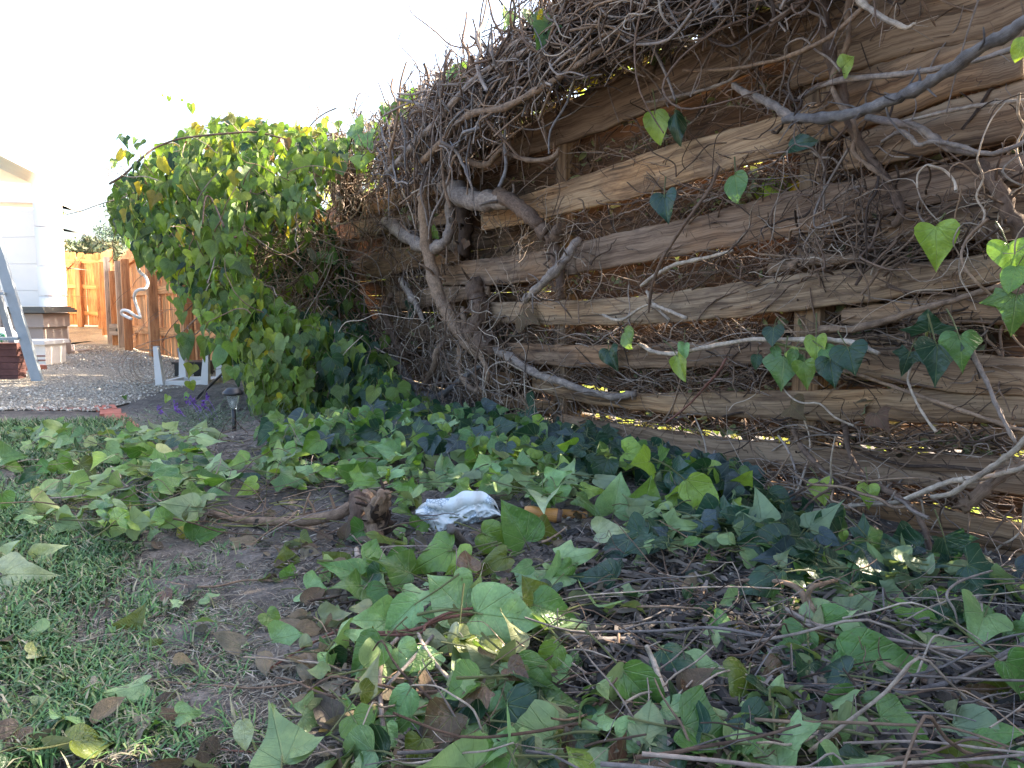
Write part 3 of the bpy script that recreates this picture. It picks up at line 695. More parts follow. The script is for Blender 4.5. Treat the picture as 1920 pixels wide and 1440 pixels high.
mb = MB(); vbox(mb, cx - .05, cy + .05, -.03, .72, .5, .05); mb.build('base', MAT['taupe_plastic'], shed)
# house beyond with eave
e0 = dp(100, 328, 12.5); house = empty('house', (e0[0] - 1, 12.9, 0), 'sunlit cream stucco house end with sloping eave above the shed', 'house')
hx = np.array([-.83, -.55, 0]); hy = np.array([-.55, .83, 0])
w0 = np.array([e0[0], 12.5, -.1]) + hx * .3 + hy * .3; wz = e0[2] - .02
mb = MB(); box(mb, w0, hx * 8, hy * 6, np.array([0, 0, wz])); mb.build('wall', MAT['stucco'], house)
mb = MB(); sl = hx * 4.6 + np.array([0, 0, 2.3]); box(mb, e0 + np.array([0, 0, -.02]), sl, hy * 6.6, np.array([0, 0, .07])); mb.build('roof', MAT['stucco'], house)
mb = MB(); box(mb, e0 - hy * .03 + np.array([0, 0, -.12]), sl, hy * .028, np.array([0, 0, .15])); mb.build('fascia', MAT['stucco'], house)
g0 = w0 + np.array([0, 0, wz - .001]); mb = MB(); V = [g0, g0 + hx * 4.3, g0 + hx * 4.3 + np.array([0, 0, 2.1])]; V += [v + hy * .1 for v in V]
mb.add(V, [[0, 1, 4, 3], [1, 2, 5, 4], [2, 0, 3, 5]], [[0, 2, 1], [3, 4, 5]]); mb.build('gable', MAT['stucco'], house)
# deck box
db = dp(20, 650, 8.3); dbx = empty('deck_box', (db[0] - .2, 8.5, 0), 'taupe plastic deck storage box with dark grey lid against the shed', 'deck box')
x1 = dp(81, 600, 8.3)[0]
for r_ in range(3):
    for q in range(4):
        mb = MB(); off = .22 * (r_ % 2); vbox(mb, x1 - .22 - q * .45 - off + (.11 if r_ % 2 and q == 0 else 0), 8.55, .02 + r_ * .15, .44 if not (r_ % 2 and q == 0) else .2, .5, .145)
        mb.build('side_panel', MAT['taupe_plastic'], dbx)
mb = MB(); vbox(mb, x1 - 1.0, 8.56, .0, 1.95, .46, .47); mb.build('body', MAT['taupe_plastic'], dbx)
mb = MB()
for k, (s, z, h) in enumerate(((.06, .475, .03), (.03, .505, .02), (-.02, .525, .015))): vbox(mb, x1 - .97, 8.54, z, 2.0 + s, .56 + s, h - .001)
mb.build('lid', MAT['grey_plastic'], dbx)
# planter trough
pl = dp(60, 680, 7.2); x1 = dp(86, 650, 7.1)[0]
tr = empty('planter_box', (x1 - .2, 7.2, 0), 'cream planter trough with a flared rim on the gravel', 'planter')
mb = MB(); V = []
for z, k in ((.0, .0), (.20, .012)): V += [(x1 - .42 - k, 7.1 - k, z), (x1 - .01 + k, 7.1 - k, z), (x1 - .01 + k, 7.42, z), (x1 - .42 - k, 7.42, z)]
mb.add(V, BOXF); mb.build('body', MAT['shed_plastic'], tr, smooth=False)
mb = MB(); vbox(mb, x1 - .215, 7.25, .201, .47, .40, .035); mb.build('rim', MAT['white_plastic'], tr)
mb = MB(); vbox(mb, x1 - .215, 7.10, .05, .415, .02, .012); vbox(mb, x1 - .215, 7.10, .09, .418, .02, .012); mb.build('stripe', MAT['brick'], tr)
# bricks
def brick(mb, x, y, z, yaw=0, L=.2, W=.095, H=.055, c=(1, 1, 1)):
    vbox(mb, x, y, z, L, W, H, yaw, c)
bx = dp(12, 720, 5.5)[0]
for r_ in range(6):
    for q in range(2):
        mb = MB(); c = np.array((.40, .42, .52)) * random.uniform(.85, 1.15); x = bx - .10 - q * .21 + random.uniform(-.008, .008)
        brick(mb, x + .06, 5.6 + random.uniform(-.01, .01), r_ * .047 + .012, random.uniform(-.05, .05), H=.045, c=c)
        nm = ['lowest', 'second', 'third', 'fourth', 'fifth', 'topmost'][r_]
        tag(mb.build('brick', MAT['brick']), f'dull purple brick {nm} in the {"near" if q == 0 else "outer"} column of the small brick stack', 'brick', 'bricks stacked beside the ladder')
for k, (px, py, z) in enumerate(((33, 690, .01), (30, 690, .062), (40, 700, .01), (60, 700, .0))):
    mb = MB(); p = dp(px, py, 6.5); brick(mb, p[0], 6.5, z, .3 * k, c=(1.1, 1.0, .95)); tag(mb.build('brick', MAT['brick']), ['red brick lying flat behind the brick stack', 'red brick laid on another behind the brick stack', 'red brick on gravel behind the ladder foot', 'red brick on gravel before the planter trough'][k], 'brick')
# bags
def blob(mb, c, r, n=2, j=.2, col=(1, 1, 1), fold=0.0):
    nu, nv = 40, 24; V = []; F = []; sd_ = random.random() * 9
    for i in range(nv + 1):
        for k in range(nu):
            th = math.pi * i / nv; ph = 2 * math.pi * k / nu
            d = np.array([math.sin(th) * math.cos(ph), math.sin(th) * math.sin(ph), math.cos(th)])
            f = 1 + j * (math.sin(3 * ph + sd_) * math.sin(2 * th) + .5 * math.sin(5 * ph + 2 * sd_ + 3 * th)) + fold * abs(math.sin(4 * ph + 3.5 * th + sd_ + math.sin(3 * th))) - fold * .6 * abs(math.sin(7 * th + 2 * ph + 1.5 * math.sin(ph * 2)))
            V.append(np.array(c) + d * np.array(r) * f)
    for i in range(nv):
        for k in range(nu): F.append((i * nu + k, (i + 1) * nu + k, (i + 1) * nu + (k + 1) % nu, i * nu + (k + 1) % nu))
    mb.add(V, F, None, col)
p = dp(12, 645, 6.3); mb = MB(); blob(mb, (p[0], 6.3, .30), (.085, .08, .075), j=.08, fold=.1); bag = tag(mb.build('plastic_bag', MAT['white_plastic']), 'white plastic bag with a green patch behind the brick stack', 'bag')
MAT['green_plastic'] = plain_mat('green_plastic', (.02, .16, .06), .4, 20, .3, .1)
MAT['olive_plastic'] = plain_mat('olive_plastic', (.06, .13, .06), .5, 30, .4, .2)
mb = MB(); blob(mb, (p[0] + .015, 6.235, .30), (.035, .03, .03), j=.3); mb.build('printed_patch', MAT['green_plastic'], None).parent = None
_pp = bpy.data.objects['printed_patch']; _pp.parent = bag; _pp.location = _pp.location - bag.location
p = dp(28, 695, 6.0); mb = MB(); blob(mb, (p[0], 6.0, .07), (.045, .06, .07), j=.1, fold=.15); tag(mb.build('plastic_bag', MAT['olive_plastic']), 'small crumpled green bag between brick stack and ladder', 'bag')
# step ladder standing at the picture's edge
lad = empty('step_ladder', gp(40, 722), 'grey blue wooden step ladder standing on the gravel near the brick stack', 'ladder')
def railx(p0, p1, w_, t_, name):
    a = np.array(p0); b_ = np.array(p1); D = b_ - a; sx = np.array([1., 0, 0]); sy = np.cross(D / np.linalg.norm(D), sx); sy /= np.linalg.norm(sy)
    mb = MB(); box(mb, a - sx * w_ / 2 - sy * t_ / 2, sx * w_, sy * t_, D); mb.build(name, MAT['ladder_paint'], lad)
b1 = gp(73, 721); yl = b1[1]; t1 = dp(-55, 300, yl + .15)
railx((b1[0], b1[1], 0), t1, .075, .03, 'side_rail')
b2 = gp(46, 712); t2 = dp(-70, 330, b2[1] - .1); railx((b2[0], b2[1], 0), t2, .045, .03, 'rear_leg')
b3 = b1 + np.array([-.62, .0, 0]); railx((b3[0], b3[1], 0), t1 + np.array([-.35, 0, 0]), .075, .03, 'side_rail')
for k in range(1, 5):
    f = k / 5; a = np.array([b1[0], b1[1], 0]) * (1 - f) + t1 * f; c_ = np.array([b3[0], b3[1], 0]) * (1 - f) + (t1 + np.array([-.35, 0, 0])) * f
    mb = MB(); box(mb, a + [-.03, -.04, 0], c_ - a, np.array([0, .09, 0]), np.array([0, 0, .02])); mb.build('tread', MAT['ladder_paint'], lad)
# brick edging at the lawn's far end
for k in range(5):
    a = gp(198 + k * 9.5, 768 + k * 8.5); yaw = 2.1
    mb = MB(); brick(mb, a[0], a[1], float(terr(a[0], a[1])) - .035, 2.1 + random.uniform(-.08, .08), .19, .10, .05, (1.35, 1.05, .95))
    tag(mb.build('edging_brick', MAT['brick']), ['red edging brick at the far corner of the lawn', 'second edging brick from the lawn corner', 'middle brick of the short red edging row', 'edging brick before last, next to bare soil', 'red edging brick nearest the cut ivy pile'][k], 'brick', 'red edging bricks at the lawn end')
for k in range(6):
    a = gp(95 + k * 18, 768.5); mb = MB(); brick(mb, a[0], a[1], float(terr(a[0], a[1])) - .042, .02, .165, .07, .05, (1.05, .9, .85))
    tag(mb.build('edging_brick', MAT['brick']), f'edging brick set flush between lawn and gravel, {["first","second","third","fourth","fifth","sixth"][k]} from the left', 'brick', 'bricks between lawn and gravel')
# upturned white plastic table
tb = empty('upturned_table', gp(335, 728), 'white plastic table lying upside down with its legs in the air beside ivy', 'table')
ta = gp(302, 727); W_, D_ = .30, .32
for nm, (x, y, sx, sy) in {'front': (0, 0, W_, .035), 'rear': (0, D_ - .035, W_, .035)}.items():
    mb = MB(); vbox(mb, ta[0] + sx / 2, ta[1] + y + sy / 2, .012, sx, sy, .045); mb.build('apron', MAT['white_plastic'], tb)
for x in (0, W_ - .035):
    mb = MB(); vbox(mb, ta[0] + x + .0175, ta[1] + D_ / 2, .012, .035, D_ - .072, .045); mb.build('apron', MAT['white_plastic'], tb)
mb = MB(); vbox(mb, ta[0] + W_ / 2, ta[1] + D_ / 2, .0, W_ + .02, D_ + .02, .011); mb.build('tabletop', MAT['white_plastic'], tb)
for x, y, lx in ((0, 0, -.02), (W_, 0, .02), (.02, D_, .0), (W_ - .02, D_, .02)):
    a = np.array([ta[0] + x, ta[1] + y, .03]); mb = MB(); hgt = .26 if y == 0 else .31
    b0 = .026; b1_ = .015; V = []
    for z, r, f in ((0, b0, 0), (hgt, b1_, 1)): V += [(a[0] + lx * f + sx * r, a[1] + sy * r, a[2] + z) for sx, sy in ((-1, -1), (1, -1), (1, 1), (-1, 1))]
    mb.add(V, BOXF); mb.build('leg', MAT['white_plastic'], tb, smooth=False)
# dark planter behind it, grey stake, leaning dark plank
p = gp(366, 706); mb = MB(); vbox(mb, p[0], p[1], .0, .24, .2, .10); vbox(mb, p[0], p[1], .101, .27, .23, .018); tag(mb.build('plant_tray', MAT['dark_metal']), 'black rectangular plant tray behind the upturned white table', 'tray')
p = gp(342, 712); mb = MB(); box(mb, P3(p), [.045, 0, 0], [0, .03, 0], [-.03, 0, .24]); tag(mb.build('grey_stake', MAT['ladder_paint']), 'short grey wooden stake standing by the white table legs', 'stake')
a = gp(366, 752, .01); b_ = dp(432, 688, a[1] + .05); mb = MB(); box(mb, a, b_ - a, [.02, 0, .035], [0, .018, 0]); tag(mb.build('leaning_plank', MAT['dark_board']), 'narrow charcoal plank leaning up into the ivy foliage', 'plank')
# white corrugated hose
pts = [(258, 500), (262, 510), (272, 518), (277, 530), (273, 541), (262, 543), (254, 548), (252, 560), (257, 575), (262, 590), (262, 596), (252, 591), (240, 583), (230, 582), (228, 588), (236, 593), (247, 598)]
P = smoothpts([dp(x, y, 5.9 + .05 * math.sin(i)) for i, (x, y) in enumerate(pts)], 6); mb = MB(); R = [.0105 + .0015 * (i % 2) for i in range(len(P))]
tube(mb, P, R, 8); tag(mb.build('corrugated_hose', MAT['white_plastic']), 'white ribbed hose dangling in curves before the cedar fence', 'hose')
# plank block with a hole (nest box) and wire cage
p = dp(237, 615, 12.0); mb = MB(); box(mb, np.array([p[0] - .11, 11.7, p[2] - .1]), [.24, 0, 0], [0, .1, 0], [0, 0, .17]); nb = tag(mb.build('nest_box', MAT['grey_post']), 'small weathered wooden box with a round hole low on the cedar fence', 'nest box')
mb = MB(); V = [(p[0] + .01 + .025 * math.cos(t), 11.695, p[2] - .02 + .025 * math.sin(t)) for t in np.linspace(0, 6.28, 13)[:-1]]; V.append((p[0] + .01, 11.694, p[2] - .02))
mb.add(V, None, [[i, (i + 1) % 12, 12] for i in range(12)]); h_ = mb.build('entrance_hole', MAT['dark_metal']); h_.parent = nb; h_.location = h_.location - nb.location
mb = MB(); c_ = gp(284, 724)
for k in range(6):
    r = random.uniform(.10, .15); t0 = random.uniform(0, 1); tilt = random.uniform(-.5, .5)
    P = [c_ + np.array([-.07 + r * math.cos(t) * 1.0, r * math.cos(t) * tilt + .05 * k, .13 + r * math.sin(t)]) for t in np.linspace(t0, t0 + random.uniform(4.5, 6.2), 24)]
    tube(mb, P, .0017, 4, (.28, .22, .17))
tag(mb.build('wire_coil', MAT['bark']), 'rusty loops of coiled wire on gravel beside the white table', 'wire')
# solar lamp
lp = gp(440, 822); lamp = empty('solar_lamp', lp, 'black stake solar garden lamp with clear ribbed lens and dark cap', 'garden lamp')
k_ = lp[1] / FPX; H = lambda y: (822 - y) * k_ + lp[2]
mb = MB(); lathe(mb, lp[0], lp[1], [(H(824), .004), (H(815), .006), (H(812), .009), (H(766), .009), (H(764), .0)], 14); mb.build('stake', MAT['dark_metal'], lamp)
mb = MB(); lathe(mb, lp[0], lp[1], [(H(767), .011), (H(761), .016), (H(752), .022), (H(744), .0265), (H(737.5), .029)], 24)
lathe(mb, lp[0], lp[1], [(H(737.5), .027), (H(744), .0245), (H(752), .020), (H(761), .014), (H(766), .0)], 24); mb.build('lens', MAT['glass'], lamp)
mb = MB(); lathe(mb, lp[0], lp[1], [(H(738), .0), (H(738.2), .042), (H(736), .0445), (H(733), .041), (H(728), .030), (H(725), .022), (H(724.5), .0)], 28); mb.build('cap', MAT['dark_metal'], lamp)
mb = MB(); lathe(mb, lp[0], lp[1], [(H(760), .0), (H(759.9), .008), (H(750), .010), (H(749.9), .0)], 14); mb.build('reflector', MAT['white_plastic'], lamp)
# lavender
lav = empty('lavender_plant', gp(345, 800), 'sprawling lavender with purple flower spikes beside the charcoal plank', 'lavender')
mb = MB(); fl = MB()
for k in range(230):
    a = gp(random.gauss(395, 45), random.uniform(785, 822)); yaw = random.uniform(0, 6.28); L = random.uniform(.06, .2)
    d = np.array([math.cos(yaw) - .25, math.sin(yaw) * .6, random.uniform(.2, .75)]); d /= np.linalg.norm(d)
    P = smoothpts([a, a + d * L * .5 + [0, 0, .01], a + d * L + [0, 0, -.01 * random.random()]], 3); tube(mb, P, [.0016, .001], 3, np.array((.12, .16, .09)) * random.uniform(.6, 1.4))
    for _ in range(7):
        q = a + d * L * random.random(); yy = random.uniform(0, 6.28); e = np.array([math.cos(yy), math.sin(yy), .5]) * random.uniform(.012, .03); s_ = np.array([-e[1], e[0], 0]) * .07
        mb.add([q - s_, q + s_, q + e], None, [[0, 1, 2]], np.array((.15, .20, .13)) * random.uniform(.6, 1.4))
mb.build('foliage', MAT['grass'], lav)
for (x, y) in ((331, 770), (329, 762), (355, 752), (365, 757), (383, 760), (389, 747), (300, 770), (337, 778), (312, 790), (375, 768)):
    d0_ = 4.05; a = dp(x, y, d0_); b0 = gp(x + 25, 800)
    fl = MB(); tube(fl, smoothpts([b0, (a + b0) / 2 + [0, 0, .02], a], 3), .0012, 3, (.14, .18, .10))
    for _ in range(26):
        q = a + np.array([random.gauss(0, .004), random.gauss(0, .004), random.uniform(-.022, .022)]) + (a - b0) * random.uniform(-.05, .1); e = RNG.standard_normal(3) * .006; f_ = RNG.standard_normal(3) * .006
        fl.add([q - e, q + f_, q + e], None, [[0, 1, 2]], (1, 1, 1))
    fl.build('flower_spike', MAT['purple'], lav)

# trees and hedge beyond the back fence
def tree(name, label, base, H, cr, n, cols, trunk_r=.12, group=None, cz=.68):
    root = empty(name, base, label, 'tree' if 'tree' in name else 'shrub', group); base = np.array(base, float)
    mb = MB(); tube(mb, smoothpts([base, base + [.1, 0, H * .35], base + [-.05, .1, H * .8]], 4), [trunk_r, trunk_r * .35], 8, (.14, .11, .09), .08)
    for k in range(9):
        a = base + [0, 0, H * random.uniform(.3, .7)]; yy = random.uniform(0, 6.28); b_ = a + np.array([math.cos(yy), math.sin(yy), .9]) * cr * random.uniform(.5, .9)
        tube(mb, smoothpts([a, (a + b_) / 2 + [0, 0, -.05], b_], 3), [trunk_r * .4, .02], 5, (.14, .11, .09))
    mb.build('trunk', MAT['bark'], root)
    lf = MB(); cl = [(base + [random.gauss(0, cr * .55), random.gauss(0, cr * .5), H * cz + random.gauss(0, H * .16)], cr * random.uniform(.22, .42)) for _ in range(26)]
    V = []; F = []; Cc = []
    for k in range(n):
        c_, r = random.choice(cl); d = RNG.standard_normal(3); d /= np.linalg.norm(d); q = c_ + d * r * random.random() ** .4
        e = RNG.standard_normal(3); e /= np.linalg.norm(e); f_ = np.cross(e, d); s = random.uniform(.05, .09)
        i = len(V); V += [q, q + e * s + f_ * s * .35, q + e * s * 2, q + e * s - f_ * s * .35]; F.append((i, i + 1, i + 2, i + 3)); cc = np.array(random.choice(cols)) * random.uniform(.6, 1.3); Cc += [cc] * 4
    lf.add(V, F, None, np.array(Cc)); lf.build('crown', MAT['grass'], root, smooth=False)
tree('tree', 'sunlit light green tree rising beyond the gate', (dp(125, 500, 24)[0] - .3, 24, 0), 3.0, .9, 3500, [(.16, .24, .05), (.22, .28, .06)])
tree('tree', 'bluish green tree farther off behind the cedar fence corner', (dp(232, 500, 28)[0], 28, 0), 3.5, 1.0, 4500, [(.06, .12, .07), (.10, .15, .09)])
for k, (px, dd) in enumerate(((135, 19.5), (165, 20), (197, 19.6))):
    tree('shrub', ['clipped shrub top over the gate', 'clipped shrub top between gate and fence corner', 'clipped shrub top over the fence corner'][k], (dp(px, 500, dd)[0], dd, 0), 1.95, .5, 3200, [(.11, .15, .06), (.20, .20, .10), (.07, .10, .05)], .05, cz=.78)

# ------------------------------------------------------------------ bare vines on the old fence
BK = {'brown': (.15, .105, .08), 'grey': (.27, .23, .205), 'dark': (.065, .047, .038), 'pale': (.42, .36, .30), 'slate': (.19, .18, .18), 'tan': (.25, .18, .13), 'red': (.19, .095, .075), 'green': (.20, .22, .08)}
def btint(k, v=.2): return np.array(BK[k]) * random.uniform(1 - v, 1 + v)
def vine(label, pts, rpx, o=.05, col='brown', mat='bark', name='vine_stem', cat='vine stem', group=None, rough=.05, twigs=0, parent=None, sub=5, n=9):
    """pts: pixels (optionally with own offset) laid on the fence plane, real radius from distance"""
    P = []; R = []
    k = len(pts)
    for i, p in enumerate(pts):
        oo = p[2] if len(p) > 2 else o + .02 * math.sin(i * 1.7 + pts[0][0])
        q = fp(p[0], p[1], oo); P.append(q)
    rp = np.interp(np.linspace(0, 1, k), np.linspace(0, 1, len(np.atleast_1d(rpx))), np.atleast_1d(rpx))
    R = [r * P[i][1] / FPX * 1.0 for i, r in enumerate(rp)]
    Q = smoothpts(P, sub); R = np.interp(np.linspace(0, 1, len(Q)), np.linspace(0, 1, k), R)
    R = R * (1 + .07 * np.sin(np.linspace(0, 37, len(Q)) + pts[0][0]))
    for _ in range(max(1, len(Q) // 7)): i = random.randrange(len(Q)); R[i] *= random.uniform(1.08, 1.1 if name in ('hanging_stem', 'thick_limb') else 1.35)
    for i in range(len(Q)): Q[i] = Q[i] + RNG.standard_normal(3) * R[i] * .10
    mb = MB(); tube(mb, Q, R, n, btint(col, .1), rough)
    for _ in range(twigs):
        i = random.randrange(len(Q)); d = RNG.standard_normal(3); d /= np.linalg.norm(d); L = min(R[i] * random.uniform(2.5, 9), random.uniform(.03, .09))
        tube(mb, smoothpts([Q[i], Q[i] + d * (R[i] + L * .4), Q[i] + d * (R[i] + L) + RNG.standard_normal(3) * L * .3], 2), [R[i] * .25, R[i] * .12], 4, btint(col, .2))
    ob = mb.build(name, MAT[mat], parent)
    if parent is None: tag(ob, label, cat, group)
    return ob
trunk = empty('climbing_vine', fp(870, 800, .05), 'thick old woody vine twisting down the middle of the fence with cut stubs', 'vine')
vine('', [(800, 310, .20), (795, 360, .17), (797, 410, .16), (802, 470, .15), (815, 530, .14), (835, 582, .12), (862, 622, .10), (893, 652, .07), (920, 672, .05)], [9, 11, 11, 12, 13, 13, 14, 15, 15], parent=trunk, col='tan', name='hanging_stem', twigs=10)
vine('', [(812, 325, .07), (838, 348, .12), (866, 366, .15), (900, 377, .15), (935, 376, .13), (958, 380, .11)], [17, 19, 19, 19, 16, 12], parent=trunk, col='grey', name='thick_limb', twigs=4, n=12)
vine('', [(935, 366, .12), (960, 378, .13), (985, 398, .12), (1008, 420, .10), (1028, 440, .07)], [14, 14, 14, 13, 14], parent=trunk, col='brown', name='thick_limb', n=12)
vine('', [(1020, 432, .06), (1040, 446, .05), (1052, 428, .06)], [15, 16, 11], parent=trunk, col='brown', mat='bark_rough', name='knot', rough=.12)
vine('', [(1035, 446, .05), (1042, 480, .05), (1050, 520, .045), (1055, 560, .04)], [13, 10, 10, 8], parent=trunk, col='brown', mat='bark_rough', name='stem', twigs=14)
vine('', [(730, 420, .05), (752, 438, .09), (778, 455, .12), (806, 466, .13), (830, 458, .11), (842, 435, .09), (845, 405, .07), (842, 360, .06)], [15, 12, 11, 11, 10, 9, 9, 11], parent=trunk, col='grey', name='looped_stem', twigs=8)
vine('', [(868, 380, .04), (872, 430, .03), (868, 478, .03)], [14, 13, 12], parent=trunk, col='dark', mat='bark_rough', name='stem', twigs=8)
vine('', [(888, 532, .04), (893, 560, .05), (900, 590, .06), (893, 620, .06), (905, 642, .06), (935, 650, .05)], [15, 16, 18, 24, 26, 14], parent=trunk, col='brown', mat='bark_rough', name='gnarled_base', rough=.10, twigs=20, n=14)
vine('', [(925, 655, .06), (960, 672, .05), (1000, 697, .05), (1050, 716, .05), (1100, 733, .04), (1150, 744, .03), (1190, 738, .03)], [9, 8, 8, 7, 7, 6], parent=trunk, col='grey', mat='bark_rough', name='stem', twigs=16)
vine('', [(640, 350, -.02), (655, 385, .0), (660, 330, .04), (668, 318, .10)], [22, 24, 18, 13], parent=trunk, col='dark', mat='bark_rough', name='stub', rough=.14, twigs=14, n=12)
vine('', [(626, 330, .1), (630, 365, .12), (640, 390, .11), (600, 440, .05)], [5, 5, 5, 4], parent=trunk, col='grey', name='stem')
vine('', [(610, 490, .02), (640, 520, .03), (670, 560, .03), (700, 620, .03), (730, 680, .03)], [11, 11, 10, 9, 7], parent=trunk, col='brown', name='stem', twigs=10)
